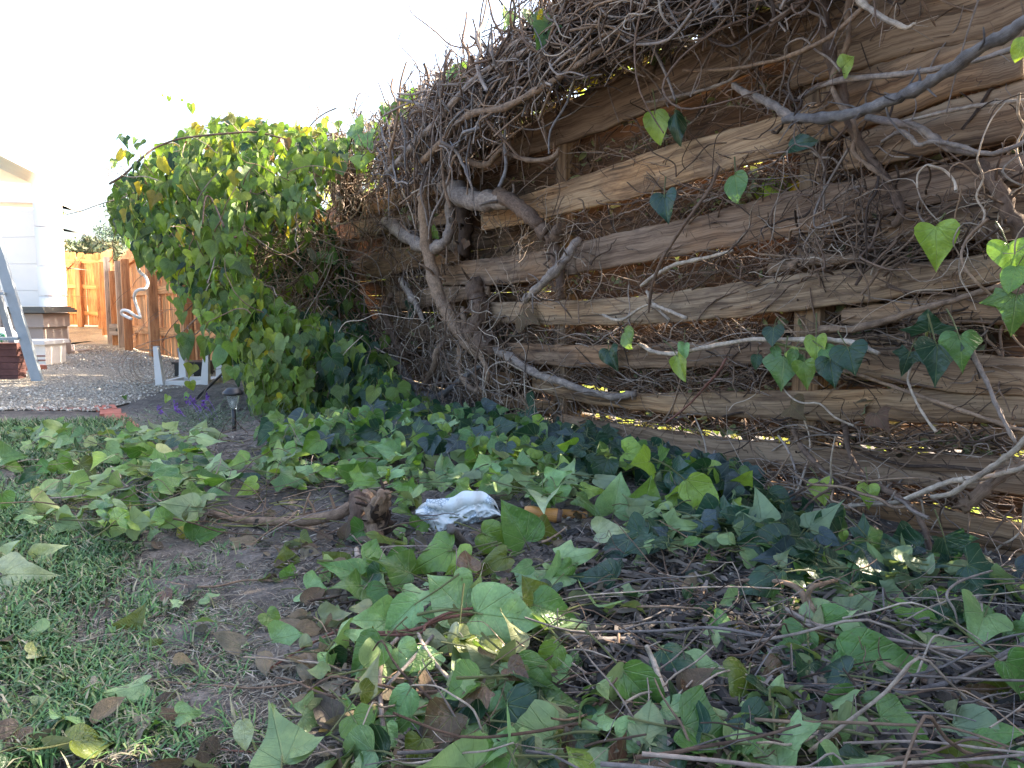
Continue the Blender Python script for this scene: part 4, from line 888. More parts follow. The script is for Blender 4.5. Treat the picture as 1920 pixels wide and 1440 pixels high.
HV = [
 ('long grey branch sweeping across upper boards to the right edge', [(1472, 222, .12), (1540, 221, .15), (1600, 212, .17), (1660, 192, .18), (1720, 165, .2), (1780, 130, .21), (1840, 90, .22), (1900, 56, .22), (1960, 15, .22)], [8, 9, 9.5, 10, 10, 11, 12, 12, 12], 'slate', 12),
 ('pale bent branch joining the long grey branch from upper left', [(1376, 160, .08), (1400, 175, .10), (1440, 192, .11), (1472, 212, .12), (1500, 224, .12)], [5, 7, 8, 8.5, 7], 'grey', 6),
 ('slim tan stem lying just above the long grey branch', [(1500, 185, .08), (1545, 158, .10), (1620, 145, .1), (1700, 138, .12), (1780, 122, .12), (1850, 108, .12), (1935, 78, .1)], [5.5, 5, 5, 5, 5, 5, 6], 'grey', 5),
 ('arching twig curving from the top edge down over the first board', [(1282, 132, .07), (1340, 131, .09), (1400, 125, .10), (1470, 108, .12), (1540, 78, .14), (1590, 40, .14), (1640, -10, .12)], [2.5, 3, 3.5, 4, 4, 4.5, 5], 'tan', 3),
 ('straight thin twig slanting across the first board', [(1212, 192, .06), (1290, 176, .06), (1350, 158, .07), (1380, 140, .09), (1440, 60, .1), (1490, -5, .1)], [2, 3, 3, 2.6, 2.6, 2.6], 'grey', 2),
 ('silvery broken branch stub near the top right', [(1590, -20, .12), (1620, 8, .14), (1650, 30, .15), (1683, 46, .15), (1700, 52, .15), (1715, 44, .17)], [5, 5.5, 5, 5, 4, 2.5], 'pale', 10),
 ('upright dark vine bundle stem running down beside the upper right boards', [(1530, -30, .08), (1545, 40, .08), (1558, 110, .08), (1578, 170, .07), (1592, 228, .07), (1618, 275, .06), (1650, 320, .06), (1677, 365, .05), (1690, 400, .05), (1675, 424, .05)], [10, 10, 11, 9, 8, 8, 8, 9, 8, 6], 'brown', 18),
 ('wiggly brown stem beside the dark upright bundle', [(1600, -20, .1), (1588, 30, .1), (1590, 80, .09), (1560, 150, .09), (1575, 195, .1), (1600, 225, .1), (1604, 260, .09), (1600, 285, .09), (1640, 320, .08), (1670, 342, .07)], [7, 6, 5, 5, 5, 4.5, 4, 4, 4, 3], 'tan', 8),
 ('crooked twig snaking from dark bundle to right edge', [(1655, 265, .08), (1685, 247, .1), (1705, 255, .1), (1722, 272, .1), (1750, 265, .1), (1790, 272, .1), (1850, 288, .1), (1890, 280, .1), (1935, 258, .08)], [3, 4, 4, 4, 4, 4.5, 4.5, 4.5, 4], 'grey', 4),
 ('pale stem crossing the third board on the right', [(1625, 220, .07), (1680, 230, .08), (1720, 238, .09), (1750, 258, .09), (1780, 278, .08), (1830, 290, .06)], [6, 6.5, 7, 7, 7, 5], 'grey', 6),
 ('thin long twig lying along the third board at right', [(1660, 235, .05), (1720, 222, .06), (1780, 208, .06), (1850, 196, .06), (1930, 187, .06)], [2, 3, 3.5, 4, 4], 'pale', 2),
 ('rough dark vine limb descending at the right edge', [(1835, 312, .02), (1862, 340, .05), (1882, 372, .06), (1900, 412, .06), (1935, 462, .05)], [12, 14, 14, 15, 14], 'brown', 16),
 ('rough barked limb wedged on the fifth board gap', [(1448, 505, .0), (1500, 493, .01), (1560, 487, .01), (1612, 484, .0)], [10, 12, 11, 8], 'tan', 10),
 ('smooth pale stem lying above the ivy sprigs', [(1200, 645, .04), (1228, 660, .07), (1270, 663, .08), (1330, 650, .08), (1400, 638, .09), (1460, 637, .09), (1540, 637, .09), (1600, 643, .1), (1648, 664, .1)], [3.5, 4, 4, 4, 4.5, 4.5, 5, 6, 5], 'pale', 5),
 ('tan stem rising gently from mid right boards to the right edge', [(1540, 617, .02), (1600, 616, .05), (1660, 602, .07), (1715, 583, .09), (1770, 568, .1), (1830, 550, .1), (1880, 536, .1), (1935, 524, .1)], [8, 7, 6.5, 6, 6, 6, 6, 6], 'tan', 6),
 ('long thin stem sloping down below the ivy sprigs to the right edge', [(1560, 690, .03), (1620, 706, .05), (1680, 727, .06), (1740, 748, .06), (1800, 768, .07), (1870, 792, .07), (1935, 812, .07)], [3, 3.5, 3.5, 4, 4, 4, 4], 'tan', 4),
 ('grey twig hanging down across lower right boards', [(1822, 655, .1), (1832, 680, .1), (1850, 715, .11), (1868, 760, .11), (1885, 795, .11), (1905, 830, .1)], [5, 4.5, 4.5, 4, 3.5, 4], 'grey', 3),
 ('thin pale twig dangling below the right ivy sprig', [(1725, 655, .09), (1708, 690, .1), (1703, 715, .1), (1712, 740, .11), (1730, 775, .12), (1755, 810, .12)], [3, 2.5, 2.5, 2.5, 2.5, 3], 'pale', 1),
 ('stiff brown stem falling from the eighth board to the leaves', [(1488, 806, .03), (1502, 838, .06), (1525, 864, .08), (1550, 888, .09), (1580, 910, .1), (1612, 932, .1)], [5, 5.5, 5.5, 5, 5, 4], 'brown', 4),
 ('long drooping stem crossing the lowest boards into the ivy', [(1583, 790, .02), (1590, 840, .05), (1610, 880, .09), (1640, 908, .11), (1680, 930, .13), (1712, 955, .14), (1732, 990, .15), (1745, 1030, .17), (1763, 1086, .2)], [5, 5, 5, 5.5, 5.5, 5.5, 5.5, 5, 5], 'brown', 5),
 ('pale bare stem arcing over the lowest boards to the right edge', [(1500, 960, .15), (1560, 954, .14), (1620, 946, .13), (1675, 942, .13), (1715, 930, .13), (1760, 910, .13), (1800, 900, .14), (1860, 892, .14), (1935, 872, .14)], [3.5, 3.5, 4, 4.5, 5, 5.5, 5.5, 5, 5], 'pale', 3),
 ('split grey stem climbing steeply to the lower right edge', [(1746, 932, .14), (1785, 925, .15), (1820, 902, .16), (1860, 876, .17), (1900, 846, .18), (1940, 805, .18)], [4, 5, 5, 5.5, 6, 6.5], 'pale', 3),
 ('thick cut limb with rough bark at the lower right boards', [(1803, 952, .12), (1830, 930, .10), (1862, 903, .08), (1895, 880, .05), (1930, 868, .02)], [13, 12, 11, 9, 8], 'tan', 8),
 ('red tinged twig slanting over the seventh board', [(1250, 792, .05), (1290, 760, .07), (1325, 722, .09), (1345, 700, .1), (1362, 672, .1)], [2, 2, 2.2, 3, 2.5], 'red', 0),
 ('long straight twig leaning across the third and fourth gaps', [(1216, 586, .06), (1222, 540, .08), (1240, 490, .1), (1270, 440, .1), (1305, 390, .1), (1330, 355, .08), (1348, 312, .06)], [2, 3, 3, 3.2, 3, 3, 3], 'brown', 3),
 ('yellowish cane lying in the gap below the fourth board', [(1202, 536, .05), (1235, 512, .06), (1270, 495, .06), (1320, 484, .04), (1375, 470, .02)], [3.5, 4, 4, 3.5, 2.5], 'pale', 2),
 ('thick forked cut stick standing off the fence left of the third board', [(1085, 448, .06), (1070, 470, .10), (1050, 500, .13), (1025, 525, .15), (1000, 548, .16), (985, 562, .16)], [8, 9, 9, 8.5, 8, 7], 'grey', 8),
 ('looping U shaped stem under the thick vine base', [(866, 578, .1), (872, 615, .1), (862, 655, .1), (862, 690, .11), (872, 718, .12), (893, 733, .12), (910, 722, .12), (913, 695, .12), (903, 668, .1), (895, 650, .08)], [5, 5, 5.5, 6, 5.5, 5, 5, 5, 5, 4], 'tan', 6),
 ('smooth bent stem forming a V over the lower left tangle', [(838, 640, .08), (822, 655, .12), (812, 690, .14), (800, 715, .14), (782, 740, .13)], [7, 6.5, 6, 5.5, 4], 'tan', 3),
 ('dark arc of stem curving under the lower left tangle', [(715, 645, .08), (745, 680, .1), (775, 722, .12), (800, 742, .13), (825, 743, .13), (850, 725, .12), (880, 700, .1), (910, 680, .07)], [4, 5, 6, 6, 6, 6, 5, 4], 'slate', 5),
 ('curved brown stem left of the big vine running down the boards', [(735, 552, .08), (723, 580, .1), (728, 612, .1), (742, 640, .1), (760, 668, .08)], [6, 6.5, 7, 6.5, 5], 'brown', 5),
 ('narrow upright stem at the edge of the leafy ivy', [(670, 560, .12), (658, 590, .13), (655, 620, .13), (662, 655, .12)], [5, 5.5, 5, 4], 'tan', 2),
 ('dangling crooked stem left of the smooth hanging stem', [(752, 525, .07), (770, 555, .1), (785, 580, .1), (795, 605, .09)], [6, 6, 5, 4], 'grey', 3),
 ('slim stem diagonal from bark limb to ivy pair', [(1130, 590, .03), (1165, 600, .06), (1215, 572, .06), (1255, 600, .05)], [2, 3, 2, 3], 'pale', 1),
 ('short pale twig resting across the fourth board', [(1213, 547, .05), (1225, 570, .06), (1255, 583, .07), (1287, 597, .08)], [3, 3, 3, 4], 'pale', 1),
 ('smooth brown cane across the tangled fence top', [(790, 305, .28), (830, 265, .3), (880, 215, .3), (950, 200, .3), (1040, 150, .28), (1130, 90, .26)], [6, 7, 7, 6, 6, 5], 'tan', 4),
 ('grey cane lying over the tangle beneath the top silhouette', [(720, 330, .26), (760, 290, .3), (830, 215, .3), (900, 140, .28), (1000, 90, .25), (1100, 50, .2)], [5, 6, 6, 5, 5, 4], 'grey', 5),
 ('crooked cut branch stub poking out under the first board', [(835, 262, .15), (860, 285, .18), (890, 305, .2), (915, 308, .2), (940, 280, .2), (960, 290, .2), (990, 300, .18), (1035, 296, .17), (1048, 278, .16)], [7, 7, 7, 6, 5, 4, 4, 5, 3], 'tan', 10),
]
for lb, pts, rp, col, tw in HV:
    vine(lb, pts, rp, col=col, twigs=tw + 2, mat='bark_rough' if max(np.atleast_1d(rp)) > 6 else 'bark', n=9, rough=.07)

# the uncountable tangle of thin bare twigs
def walk(p, d, L, n, wig, o_lo, o_hi, grav=0.0, curl=.0):
    P = [p]; st = L / n; ax = RNG.standard_normal(3)
    for _ in range(n):
        d = d + RNG.standard_normal(3) * wig + np.array([0, 0, grav]) + np.cross(d, ax) * curl
        d = d / np.linalg.norm(d); q = P[-1] + d * st
        oo = float(np.dot(q - FP0, FN))
        if oo < o_lo: q = q + FN * (o_lo - oo); d = d + FN * .3
        if oo > o_hi: q = q + FN * (o_hi - oo); d = d - FN * .3
        P.append(q)
    return P
def tangle(mb, n, poly, Lr, rr, o_lo, o_hi, along=.8, wig=.28, grav=0.0, cols=('brown', 'grey', 'tan', 'dark'), curl=.0, sides=4, side=.25, keep=None):
    for _ in range(n):
        x, y = rpoly(poly); o = random.uniform(o_lo, o_hi); p = fp(x, y, o)
        s = random.choice((-1, 1)); d = FD * along * s + np.array([0, 0, random.gauss(0, 1 - along * .6)]) + FN * random.gauss(0, side); d /= np.linalg.norm(d)
        L = random.uniform(*Lr); P = walk(p - d * L * .4, d, L, random.randint(5, 8), wig, o_lo, o_hi + .03, grav, curl * random.uniform(-1, 1))
        if keep and sum(not inpoly(*proj(q), keep) for q in P) > len(P) * .15: continue
        r = rr[0] + (rr[1] - rr[0]) * random.random() ** 2.2
        tube(mb, smoothpts(P, 3), [r, r * .85, r * .45], sides, btint(random.choice(cols), .3), cap=False)
mb = MB()
TOP = [(590, 262), (700, 215), (790, 175), (850, 135), (930, 85), (1000, 35), (1100, -40), (1300, -110), (1560, -150), (1500, -10), (1400, 20), (1290, 66), (1200, 100), (1117, 140), (1000, 200), (935, 262), (880, 300), (820, 330), (740, 352), (640, 385), (585, 340)]
tangle(mb, 3000, TOP, (.25, .9), (.0022, .0075), -.08, .26, .8, .24, keep=TOP)
tangle(mb, 900, TOP, (.15, .45), (.0018, .005), .05, .30, .4, .35, keep=TOP, cols=('grey', 'pale', 'brown', 'tan'))
tangle(mb, 1500, [(870, 305), (940, 264), (1117, 160), (1290, 84), (1500, 10), (1600, -100), (1300, -60), (1100, -20), (960, 80), (850, 190)], (.2, .7), (.002, .0065), -.10, .2, .85, .24, keep=[(800, 400), (940, 275), (1117, 166), (1290, 90), (1520, 5), (1700, -200), (1100, -200), (900, 60), (800, 200)])
tangle(mb, 350, [(1500, -60), (1925, -150), (1925, -520), (1480, -260)], (.2, .7), (.002, .006), -.1, .2, .8, .3)  # twigs above the frame, added to block sun from the lawn
BUN = [(735, 215), (800, 175), (900, 120), (960, 160), (960, 250), (880, 290), (840, 320), (800, 335), (760, 350), (720, 320)]
tangle(mb, 260, BUN, (.25, .7), (.003, .0095), .06, .30, .55, .26, cols=('grey', 'brown', 'grey', 'tan', 'slate'), sides=6)
tangle(mb, 120, [(770, 180), (880, 140), (900, 230), (850, 290), (790, 320), (750, 310)], (.2, .45), (.0025, .008), .12, .32, .1, .16, cols=('grey', 'brown', 'slate'), sides=6)
tangle(mb, 200, [(560, 250), (760, 215), (800, 300), (780, 400), (640, 430), (570, 380)], (.2, .6), (.0025, .0075), .02, .28, .5, .34, cols=('grey', 'brown', 'pale', 'tan'), sides=5, curl=.3)
tangle(mb, 220, [(920, 190), (1080, 90), (1250, 0), (1500, -90), (1400, -130), (1100, -30), (950, 60)], (.25, .7), (.003, .0085), .05, .28, .8, .24, cols=('grey', 'brown', 'tan', 'slate'), sides=6, curl=.2)
tangle(mb, 60, [(1250, -60), (1560, -60), (1560, 30), (1300, 60), (1180, 90)], (.12, .35), (.0012, .004), .06, .2, .1, .3, -.08, cols=('grey', 'brown'), curl=.4)
SIL = [(600, 250), (700, 205), (800, 160), (860, 128), (940, 72), (1010, 20), (1100, -20), (1100, 20), (960, 95), (830, 170), (700, 240), (620, 270)]
tangle(mb, 190, SIL, (.06, .22), (.001, .003), -.05, .2, .3, .5, .05, cols=('grey', 'brown'))
DRAPE = [(775, 200), (850, 160), (880, 220), (860, 300), (830, 330), (790, 360), (755, 330)]
tangle(mb, 120, DRAPE, (.2, .45), (.002, .006), .08, .24, .2, .22, -.06, cols=('grey', 'brown', 'pale'))
LEFT = [(590, 370), (780, 350), (845, 420), (835, 560), (880, 690), (900, 800), (760, 790), (650, 620), (590, 470)]
tangle(mb, 260, LEFT, (.2, .65), (.0016, .006), .0, .12, .55, .32, cols=('brown', 'tan', 'grey', 'pale'))
LEFT2 = [(700, 600), (930, 590), (960, 700), (1020, 760), (1050, 860), (880, 860), (740, 760)]
tangle(mb, 420, LEFT2, (.2, .7), (.0015, .005), .0, .16, .7, .32, cols=('brown', 'tan', 'grey', 'pale'))
ALL = [(860, 300), (1500, 40), (1600, 150), (1925, 40), (1925, 1050), (1500, 930), (1050, 850), (860, 780), (850, 420)]
tangle(mb, 60, ALL, (.08, .3), (.0009, .0032), .012, .10, .45, .38, cols=('brown', 'tan', 'grey', 'pale', 'dark'))
tangle(mb, 230, ALL, (.03, .12), (.0006, .0018), .004, .04, .2, .5, cols=('brown', 'dark', 'tan'))
CL = [(1480, -20), (1640, -20), (1620, 150), (1600, 230), (1680, 330), (1700, 430), (1640, 470), (1520, 460), (1440, 400), (1470, 330), (1440, 210), (1350, 130), (1480, 80)]
tangle(mb, 80, CL, (.10, .34), (.001, .0045), .015, .11, .3, .34, -.03, cols=('brown', 'tan', 'grey', 'dark'))
tangle(mb, 60, [(1430, 440), (1780, 440), (1790, 520), (1600, 500), (1430, 520)], (.1, .45), (.001, .004), .02, .11, .8, .3, cols=('brown', 'tan', 'pale'))
tangle(mb, 30, [(1780, 300), (1925, 270), (1925, 470), (1800, 480)], (.1, .35), (.001, .004), .03, .13, .3, .45, cols=('brown', 'tan', 'pale'))
LOW = [(1000, 840), (1200, 870), (1440, 885), (1925, 940), (1925, 1090), (1640, 1020), (1400, 930), (1100, 900), (950, 880)]
tangle(mb, 100, [(1000, 835), (1440, 885), (1750, 925), (1750, 960), (1400, 930), (1100, 890)], (.15, .5), (.001, .0042), .03, .2, .85, .22, cols=('brown', 'tan', 'grey', 'pale'))
tangle(mb, 40, LOW, (.10, .25), (.001, .003), .03, .12, .2, .3, cols=('brown', 'tan', 'pale', 'dark'))
TRUNKZ = [(960, 380), (1110, 400), (1120, 560), (1000, 600), (900, 520), (860, 400)]
tangle(mb, 90, TRUNKZ, (.1, .35), (.001, .0035), .02, .09, .35, .38, cols=('brown', 'tan', 'pale'))
# twigs wedged between front and back boards
ING = [(860, 330), (1500, 60), (1925, 120), (1925, 1000), (1500, 900), (1000, 820), (640, 600), (640, 400)]
tangle(mb, 800, ING, (.15, .6), (.0015, .005), -.08, -.012, .9, .2, cols=('brown', 'dark', 'tan'), side=.1)
for ua, lo2, n_ in ((0, 1, 60), (1, 2, 120), (2, 4, 160), (3, 4, 50), (4, 5, 150), (5, 6, 170), (4, 6, 120), (6, 7, 230), (7, 8, 160), (10, 11, 50), (11, 12, 60)):
    up_, lo_ = FRONT[ua][1], FRONT[lo2][0]; x0 = max(up_[0][0], lo_[0][0]) - 20; x1 = min(up_[-1][0], lo_[-1][0]) + 5
    if x1 - x0 < 30: continue
    X = list(np.linspace(x0, x1, 9)); yu = [float(np.interp(x, [p[0] for p in up_], [p[1] for p in up_])) for x in X]; yl = [float(np.interp(x, [p[0] for p in lo_], [p[1] for p in lo_])) for x in X]
    pg = [(x, y - 3) for x, y in zip(X, yu)] + [(x, max(y, u + 4) + 3) for x, y, u in list(zip(X, yl, yu))[::-1]]; kp = [(x - 8, y - 9) for x, y in zip(X, yu)] + [(x + 8, max(y, u + 4) + 11) for x, y, u in list(zip(X, yl, yu))[::-1]]
    tangle(mb, n_ * 2, pg, (.04, .22), (.0006, .003), -.06, .022, .8, .34, cols=('brown', 'tan', 'dark', 'brown', 'grey'), keep=kp, side=.2)
    tangle(mb, n_, pg, (.15, .5), (.001, .004), -.05, .03, .95, .16, cols=('brown', 'tan', 'grey'), keep=kp, side=.1)
tag(mb.build('twig_tangle', MAT['bark'], origin=FP0), 'dense tangle of thin bare brown ivy twigs over the fence', 'twigs', kind='stuff')

# crumpled dead leaves and humus caught between the boards and in the tangle
mb = MB()
def dead(n, poly, o0, o1, s0=.02, s1=.055):
    for _ in range(n):
        x, y = rpoly(poly); p = fp(x, y, random.uniform(o0, o1)); a = RNG.standard_normal(3); b_ = RNG.standard_normal(3)
        c = np.array(random.choice([(.10, .065, .045), (.13, .085, .06), (.05, .038, .03), (.17, .12, .085)])) * random.uniform(.7, 1.2)
        put_leaf(mb, p, a, b_, random.uniform(s0, s1), c, random.choice(('heart', 'oval')), petiole=False, wid=random.uniform(.4, 1))
dead(450, ING, -.08, -.02); dead(900, TOP, -.15, .06); dead(700, [(870, 305), (1117, 170), (1500, 20), (1500, -60), (1100, 0), (900, 150)], -.14, .02, .03, .07); dead(160, LEFT, -.1, .08)
for (x0, x1, ya, yb) in ((1230, 1500, 838, 815), (1340, 1900, 838, 846), (1130, 1400, 800, 800), (1000, 1450, 545, 520), (1100, 1400, 700, 730), (950, 1200, 620, 640), (1280, 1420, 388, 372), (930, 1300, 350, 240), (1450, 1800, 700, 720), (1560, 1900, 800, 840)):
    dead(70, [(x0, ya - 26), (x1, yb - 26), (x1, yb + 14), (x0, ya + 14)], -.09, -.015, .012, .04)
tag(mb.build('leaf_debris', MAT['dead'], origin=FP0), 'crumpled brown dead leaves and crumbs packed between the fence boards', 'dead leaves', kind='stuff')

# ------------------------------------------------------------------ leafy ivy: mound at the far end of the fence
ivy = empty('ivy_hedge', dp(560, 790, 4.0), 'big leafy ivy mound draping over the far end of the fence, top tinted backlit yellow', 'ivy')
UP = np.array([0, 0, 1.]); TOCAM = np.array([0, -1., 0])
HEDGE = [(205, 385), (228, 330), (262, 318), (300, 272), (365, 240), (430, 215), (520, 232), (600, 240), (650, 260), (640, 330), (600, 350), (590, 420), (640, 470), (650, 560), (720, 640), (740, 720), (830, 770), (900, 830), (820, 850), (700, 835), (600, 820), (520, 800), (505, 775), (480, 725), (450, 665), (400, 610), (365, 550), (315, 505), (255, 455), (224, 425)]
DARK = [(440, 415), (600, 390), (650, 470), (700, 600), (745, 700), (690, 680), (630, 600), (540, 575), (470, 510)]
def hdepth(x, y):
    d = np.interp(y, [220, 300, 420, 520, 620, 700, 780, 850], [5.3, 4.7, 4.35, 4.35, 4.1, 3.9, 3.75, 3.55])
    d += np.interp(x, [200, 330, 450, 900], [.9, .35, 0, 0])
    d -= np.interp(x, [600, 850], [0, .45]) * (1 if y > 600 else 0)
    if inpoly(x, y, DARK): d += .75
    return d
FPB = fp
mb = MB(); st = MB()
def hleaf(x, y, back, cls, smin=.06, smax=.125, m=None):
    D = hdepth(x, y) + back; p = dp(x, y, D)
    if p[2] < .03: return
    o = float(np.dot(p - FP0, FN)); s = float(np.dot(p - FP0, FD))
    if o < .02 and p[2] < 1.5 and s < 7: return
    top = np.clip((330 - y) / 110, 0, 1)
    nrm = TOCAM * random.uniform(.5, 1) + np.array([random.gauss(-.25, .5), 0, random.uniform(.1, .8) + top * .9])
    al = np.array([random.gauss(0, .3), -random.uniform(0, .5), -1 + top * random.uniform(0, 1.2)])
    kd = random.choices(('heart', 'oval', 'lobed', 'star', 'kite'), (2.4, 1.8, 2.6, 1.2 if y > 600 else .3, 4))[0]
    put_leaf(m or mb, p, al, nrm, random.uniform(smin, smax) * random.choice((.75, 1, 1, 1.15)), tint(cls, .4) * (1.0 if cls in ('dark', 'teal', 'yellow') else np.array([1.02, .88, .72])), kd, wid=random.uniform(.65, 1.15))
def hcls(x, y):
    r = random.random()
    if y < 255: return 'yellow' if r < .10 else 'lime' if r < .22 else 'bright' if r < .5 else 'mid' if r < .9 else 'dark'  # yellow and lime tints paint backlight onto the top leaves
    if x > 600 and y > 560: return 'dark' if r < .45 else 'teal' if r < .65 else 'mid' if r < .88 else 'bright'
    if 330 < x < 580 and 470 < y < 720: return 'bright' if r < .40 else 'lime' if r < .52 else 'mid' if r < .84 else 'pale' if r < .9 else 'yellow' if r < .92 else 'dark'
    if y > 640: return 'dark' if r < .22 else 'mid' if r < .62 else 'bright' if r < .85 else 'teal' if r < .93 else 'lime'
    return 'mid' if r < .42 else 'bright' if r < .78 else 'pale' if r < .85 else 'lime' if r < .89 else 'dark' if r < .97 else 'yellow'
k = 0
while k < 2350:
    x, y = rpoly(HEDGE); bk = random.random() ** 1.7 * 1.0
    if inpoly(x, y, DARK) and random.random() < .9: continue
    if x > 590 and 300 < y < 560 and random.random() < .8: continue
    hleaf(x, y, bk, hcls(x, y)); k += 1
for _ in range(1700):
    x, y = rpoly(HEDGE if random.random() < .6 else DARK); hleaf(x, y, random.uniform(.5, 1.3), random.choice(('dark', 'teal', 'mid', 'brown')))  # dark tints on these back leaves paint the hollow's shade
# edge sprays and hanging festoons
for (x0, y0, x1, y1, n) in ((342, 560, 350, 690, 9), (300, 480, 345, 560, 12), (375, 560, 400, 650, 10), (255, 430, 285, 500, 12), (415, 600, 445, 690, 18), (470, 640, 490, 770, 26), (500, 650, 540, 800, 34), (560, 640, 585, 810, 34), (620, 640, 660, 800, 34), (660, 600, 720, 790, 40), (730, 700, 800, 810, 46), (700, 640, 760, 800, 40), (790, 760, 870, 835, 46), (850, 790, 930, 850, 30)):
    for i in range(n): f = random.random(); hleaf(x0 + (x1 - x0) * f + random.gauss(0, 9), y0 + (y1 - y0) * f, random.uniform(-.1, .1), hcls(x0, y0))
for (x, y, c) in ((372, 232, 'yellow'), (378, 238, 'yellow'), (262, 345, 'yellow'), (240, 388, 'yellow'), (300, 295, 'yellow'), (476, 232, 'yellow'), (560, 232, 'yellow'), (575, 240, 'yellow'), (535, 262, 'brown'), (232, 282, 'yellow'), (212, 300, 'pale'), (246, 290, 'mid'), (256, 262, 'mid'), (236, 250, 'dark'), (268, 290, 'bright'), (256, 308, 'teal'), (225, 355, 'mid'), (208, 368, 'mid'), (405, 235, 'bright'), (412, 222, 'lime'), (430, 212, 'olive')):
    for _ in range(2): hleaf(x + random.gauss(0, 3), y + random.gauss(0, 3), -.1, c, .07, .1)
mb.build('foliage', MAT['leaf_hedge'], ivy)
# stems inside the mound
for _ in range(520):
    x, y = rpoly(HEDGE if random.random() < .5 else DARK); D = hdepth(x, y) + random.uniform(.05, .5); p = dp(x, y, D)
    if p[2] < .05: continue
    d = np.array([random.gauss(0, .6), random.gauss(0, .4), random.gauss(-.3, .6)]); d /= np.linalg.norm(d); L = random.uniform(.2, .7); P = [p]
    for _ in range(6): d = d + RNG.standard_normal(3) * .28 + [0, 0, -.06]; d /= np.linalg.norm(d); q = P[-1] + d * L / 6; q[2] = max(q[2], .02); P.append(q)
    r = random.uniform(.0015, .0055); tube(st, smoothpts(P, 3), [r, r * .5], 4, btint(random.choice(('brown', 'grey', 'tan', 'pale')), .3), cap=False)
for pts, r in (([(205, 345), (232, 328), (262, 300), (290, 278), (330, 262), (375, 255), (430, 250), (480, 248), (540, 262)], .008), ([(212, 300), (225, 310), (250, 335), (265, 318)], .003), ([(236, 256), (246, 280), (262, 300), (290, 330)], .003), ([(286, 180), (305, 176), (320, 180), (345, 186), (360, 190)], .0016), ([(515, 222), (530, 205), (545, 200)], .0012), ([(440, 445), (470, 440), (500, 470), (540, 478), (570, 452)], .007), ([(420, 425), (398, 375), (385, 372), (380, 420)], .006)):
    tube(st, smoothpts([dp(x, y, hdepth(x, max(y, 230)) - .05 + .05 * math.sin(i * 2)) for i, (x, y) in enumerate(pts)], 5), [r, r * .7], 6, btint('brown'))
tag(st.build('stems', MAT['bark'], ivy), kind='stuff')
for (x, y, s) in ((358, 195, .065), (317, 181, .035), (288, 181, .02), (340, 186, .02), (305, 177, .02), (361, 200, .05)):
    m2 = MB(); put_leaf(m2, dp(x, y, 5.0), RNG.standard_normal(3) * .5 + [0, 0, -1.0], TOCAM + RNG.standard_normal(3) * .6, s, tint('lime'), 'heart', petiole=False); m2.build('leaf', MAT['leaf_hedge'], ivy)

# ivy growing over the top and far side of the fence, catching the sun
mb = MB()
far = empty('far_side_ivy', fpos(3, 0, -.4), 'sunlit yellow green and glow-tinted brown ivy leaves growing behind and over the fence top', 'ivy')
for _ in range(2600):
    s = random.uniform(-.8, 7.5); z = random.uniform(.0, 1.75); p = fpos(s, z, -random.uniform(.22, .48) + (0.12 if z > 1.55 else 0))
    put_leaf(mb, p, np.array([0, 0, -1]) + RNG.standard_normal(3) * .4, -FN + RNG.standard_normal(3) * .5, random.uniform(.06, .11), np.array(random.choice([(.30, .17, .07), (.24, .13, .06), (.34, .22, .10), (.20, .12, .07), (.14, .235, .045), (.27, .37, .06)] if z < 1.45 else [(.14, .235, .045), (.27, .37, .06), (.42, .34, .035)])) * random.uniform(.7, 1.2), random.choice(('heart', 'lobed', 'oval')), petiole=False)  # lower leaves in brightened orange brown, painting glow through the gaps
mb.build('foliage', MAT['leaf_hedge'], far)
mb = MB()
for (x, y, n, sp) in ((675, 265, 9, 12), (640, 285, 7, 16), (765, 180, 10, 13), (745, 195, 6, 14), (945, 22, 2, 4), (1020, 30, 3, 8), (1035, 45, 3, 8), (1100, 115, 14, 18), (1090, 130, 8, 18), (850, 128, 4, 8), (700, 240, 4, 12), (1080, 110, 5, 14), (1460, 345, 4, 12), (675, 300, 4, 6), (740, 280, 2, 4), (610, 235, 8, 10)):
    for _ in range(n):
        o = -.05 if 1050 < x < 1200 or x == 1460 else .22
        p = fp(x + random.gauss(0, sp), y + random.gauss(0, sp * .7), o + random.uniform(-.05, .05))
        put_leaf(mb, p, np.array([random.gauss(0, .4), -.3, -1]), TOCAM + RNG.standard_normal(3) * .6 + [0, 0, .4], random.uniform(.06, .10), tint(random.choice(('lime', 'mid', 'yellow', 'pale', 'bright')) if o > 0 else random.choice(('lime', 'yellow'))), random.choice(('heart', 'lobed')))
mb.build('foliage', MAT['leaf_hedge'], far)

# ------------------------------------------------------------------ single leaves and cuttings one can point to
def hero(label, bx, by, tx, ty, gy, cls, kind='heart', wid=1.0, lean=.3, name='ivy_leaf', group=None, roll=0, cat='leaf', mat='leaf', flat=False, parent=None, pet=True):
    """one leaf from its stalk end (bx,by) to its tip (tx,ty), standing at the distance of ground row gy"""
    mx = (bx + tx) / 2
    D = ground_at(mx, gy)[1] if gy < 4000 else 0
    a = dp(bx, by, D); b_ = dp(tx, ty, D - lean * .05)
    for q in (a, b_):
        g = float(terr(q[0], q[1])) + pile(q[0], q[1]) + .006
        if q[2] < g: q[2] = g
    d = b_ - a; L = np.linalg.norm(d)
    nrm = np.array([roll, -1.0, .7]) if not flat else np.array([roll * .3, -.35, 1.])
    mb = MB(); put_leaf(mb, a, d, nrm, L, tint(cls, .05), kind, hi=True, wid=wid, petiole=pet)
    o = mb.build(name, MAT[mat], parent)
    if parent is None: tag(o, label, cat, group)
    return o
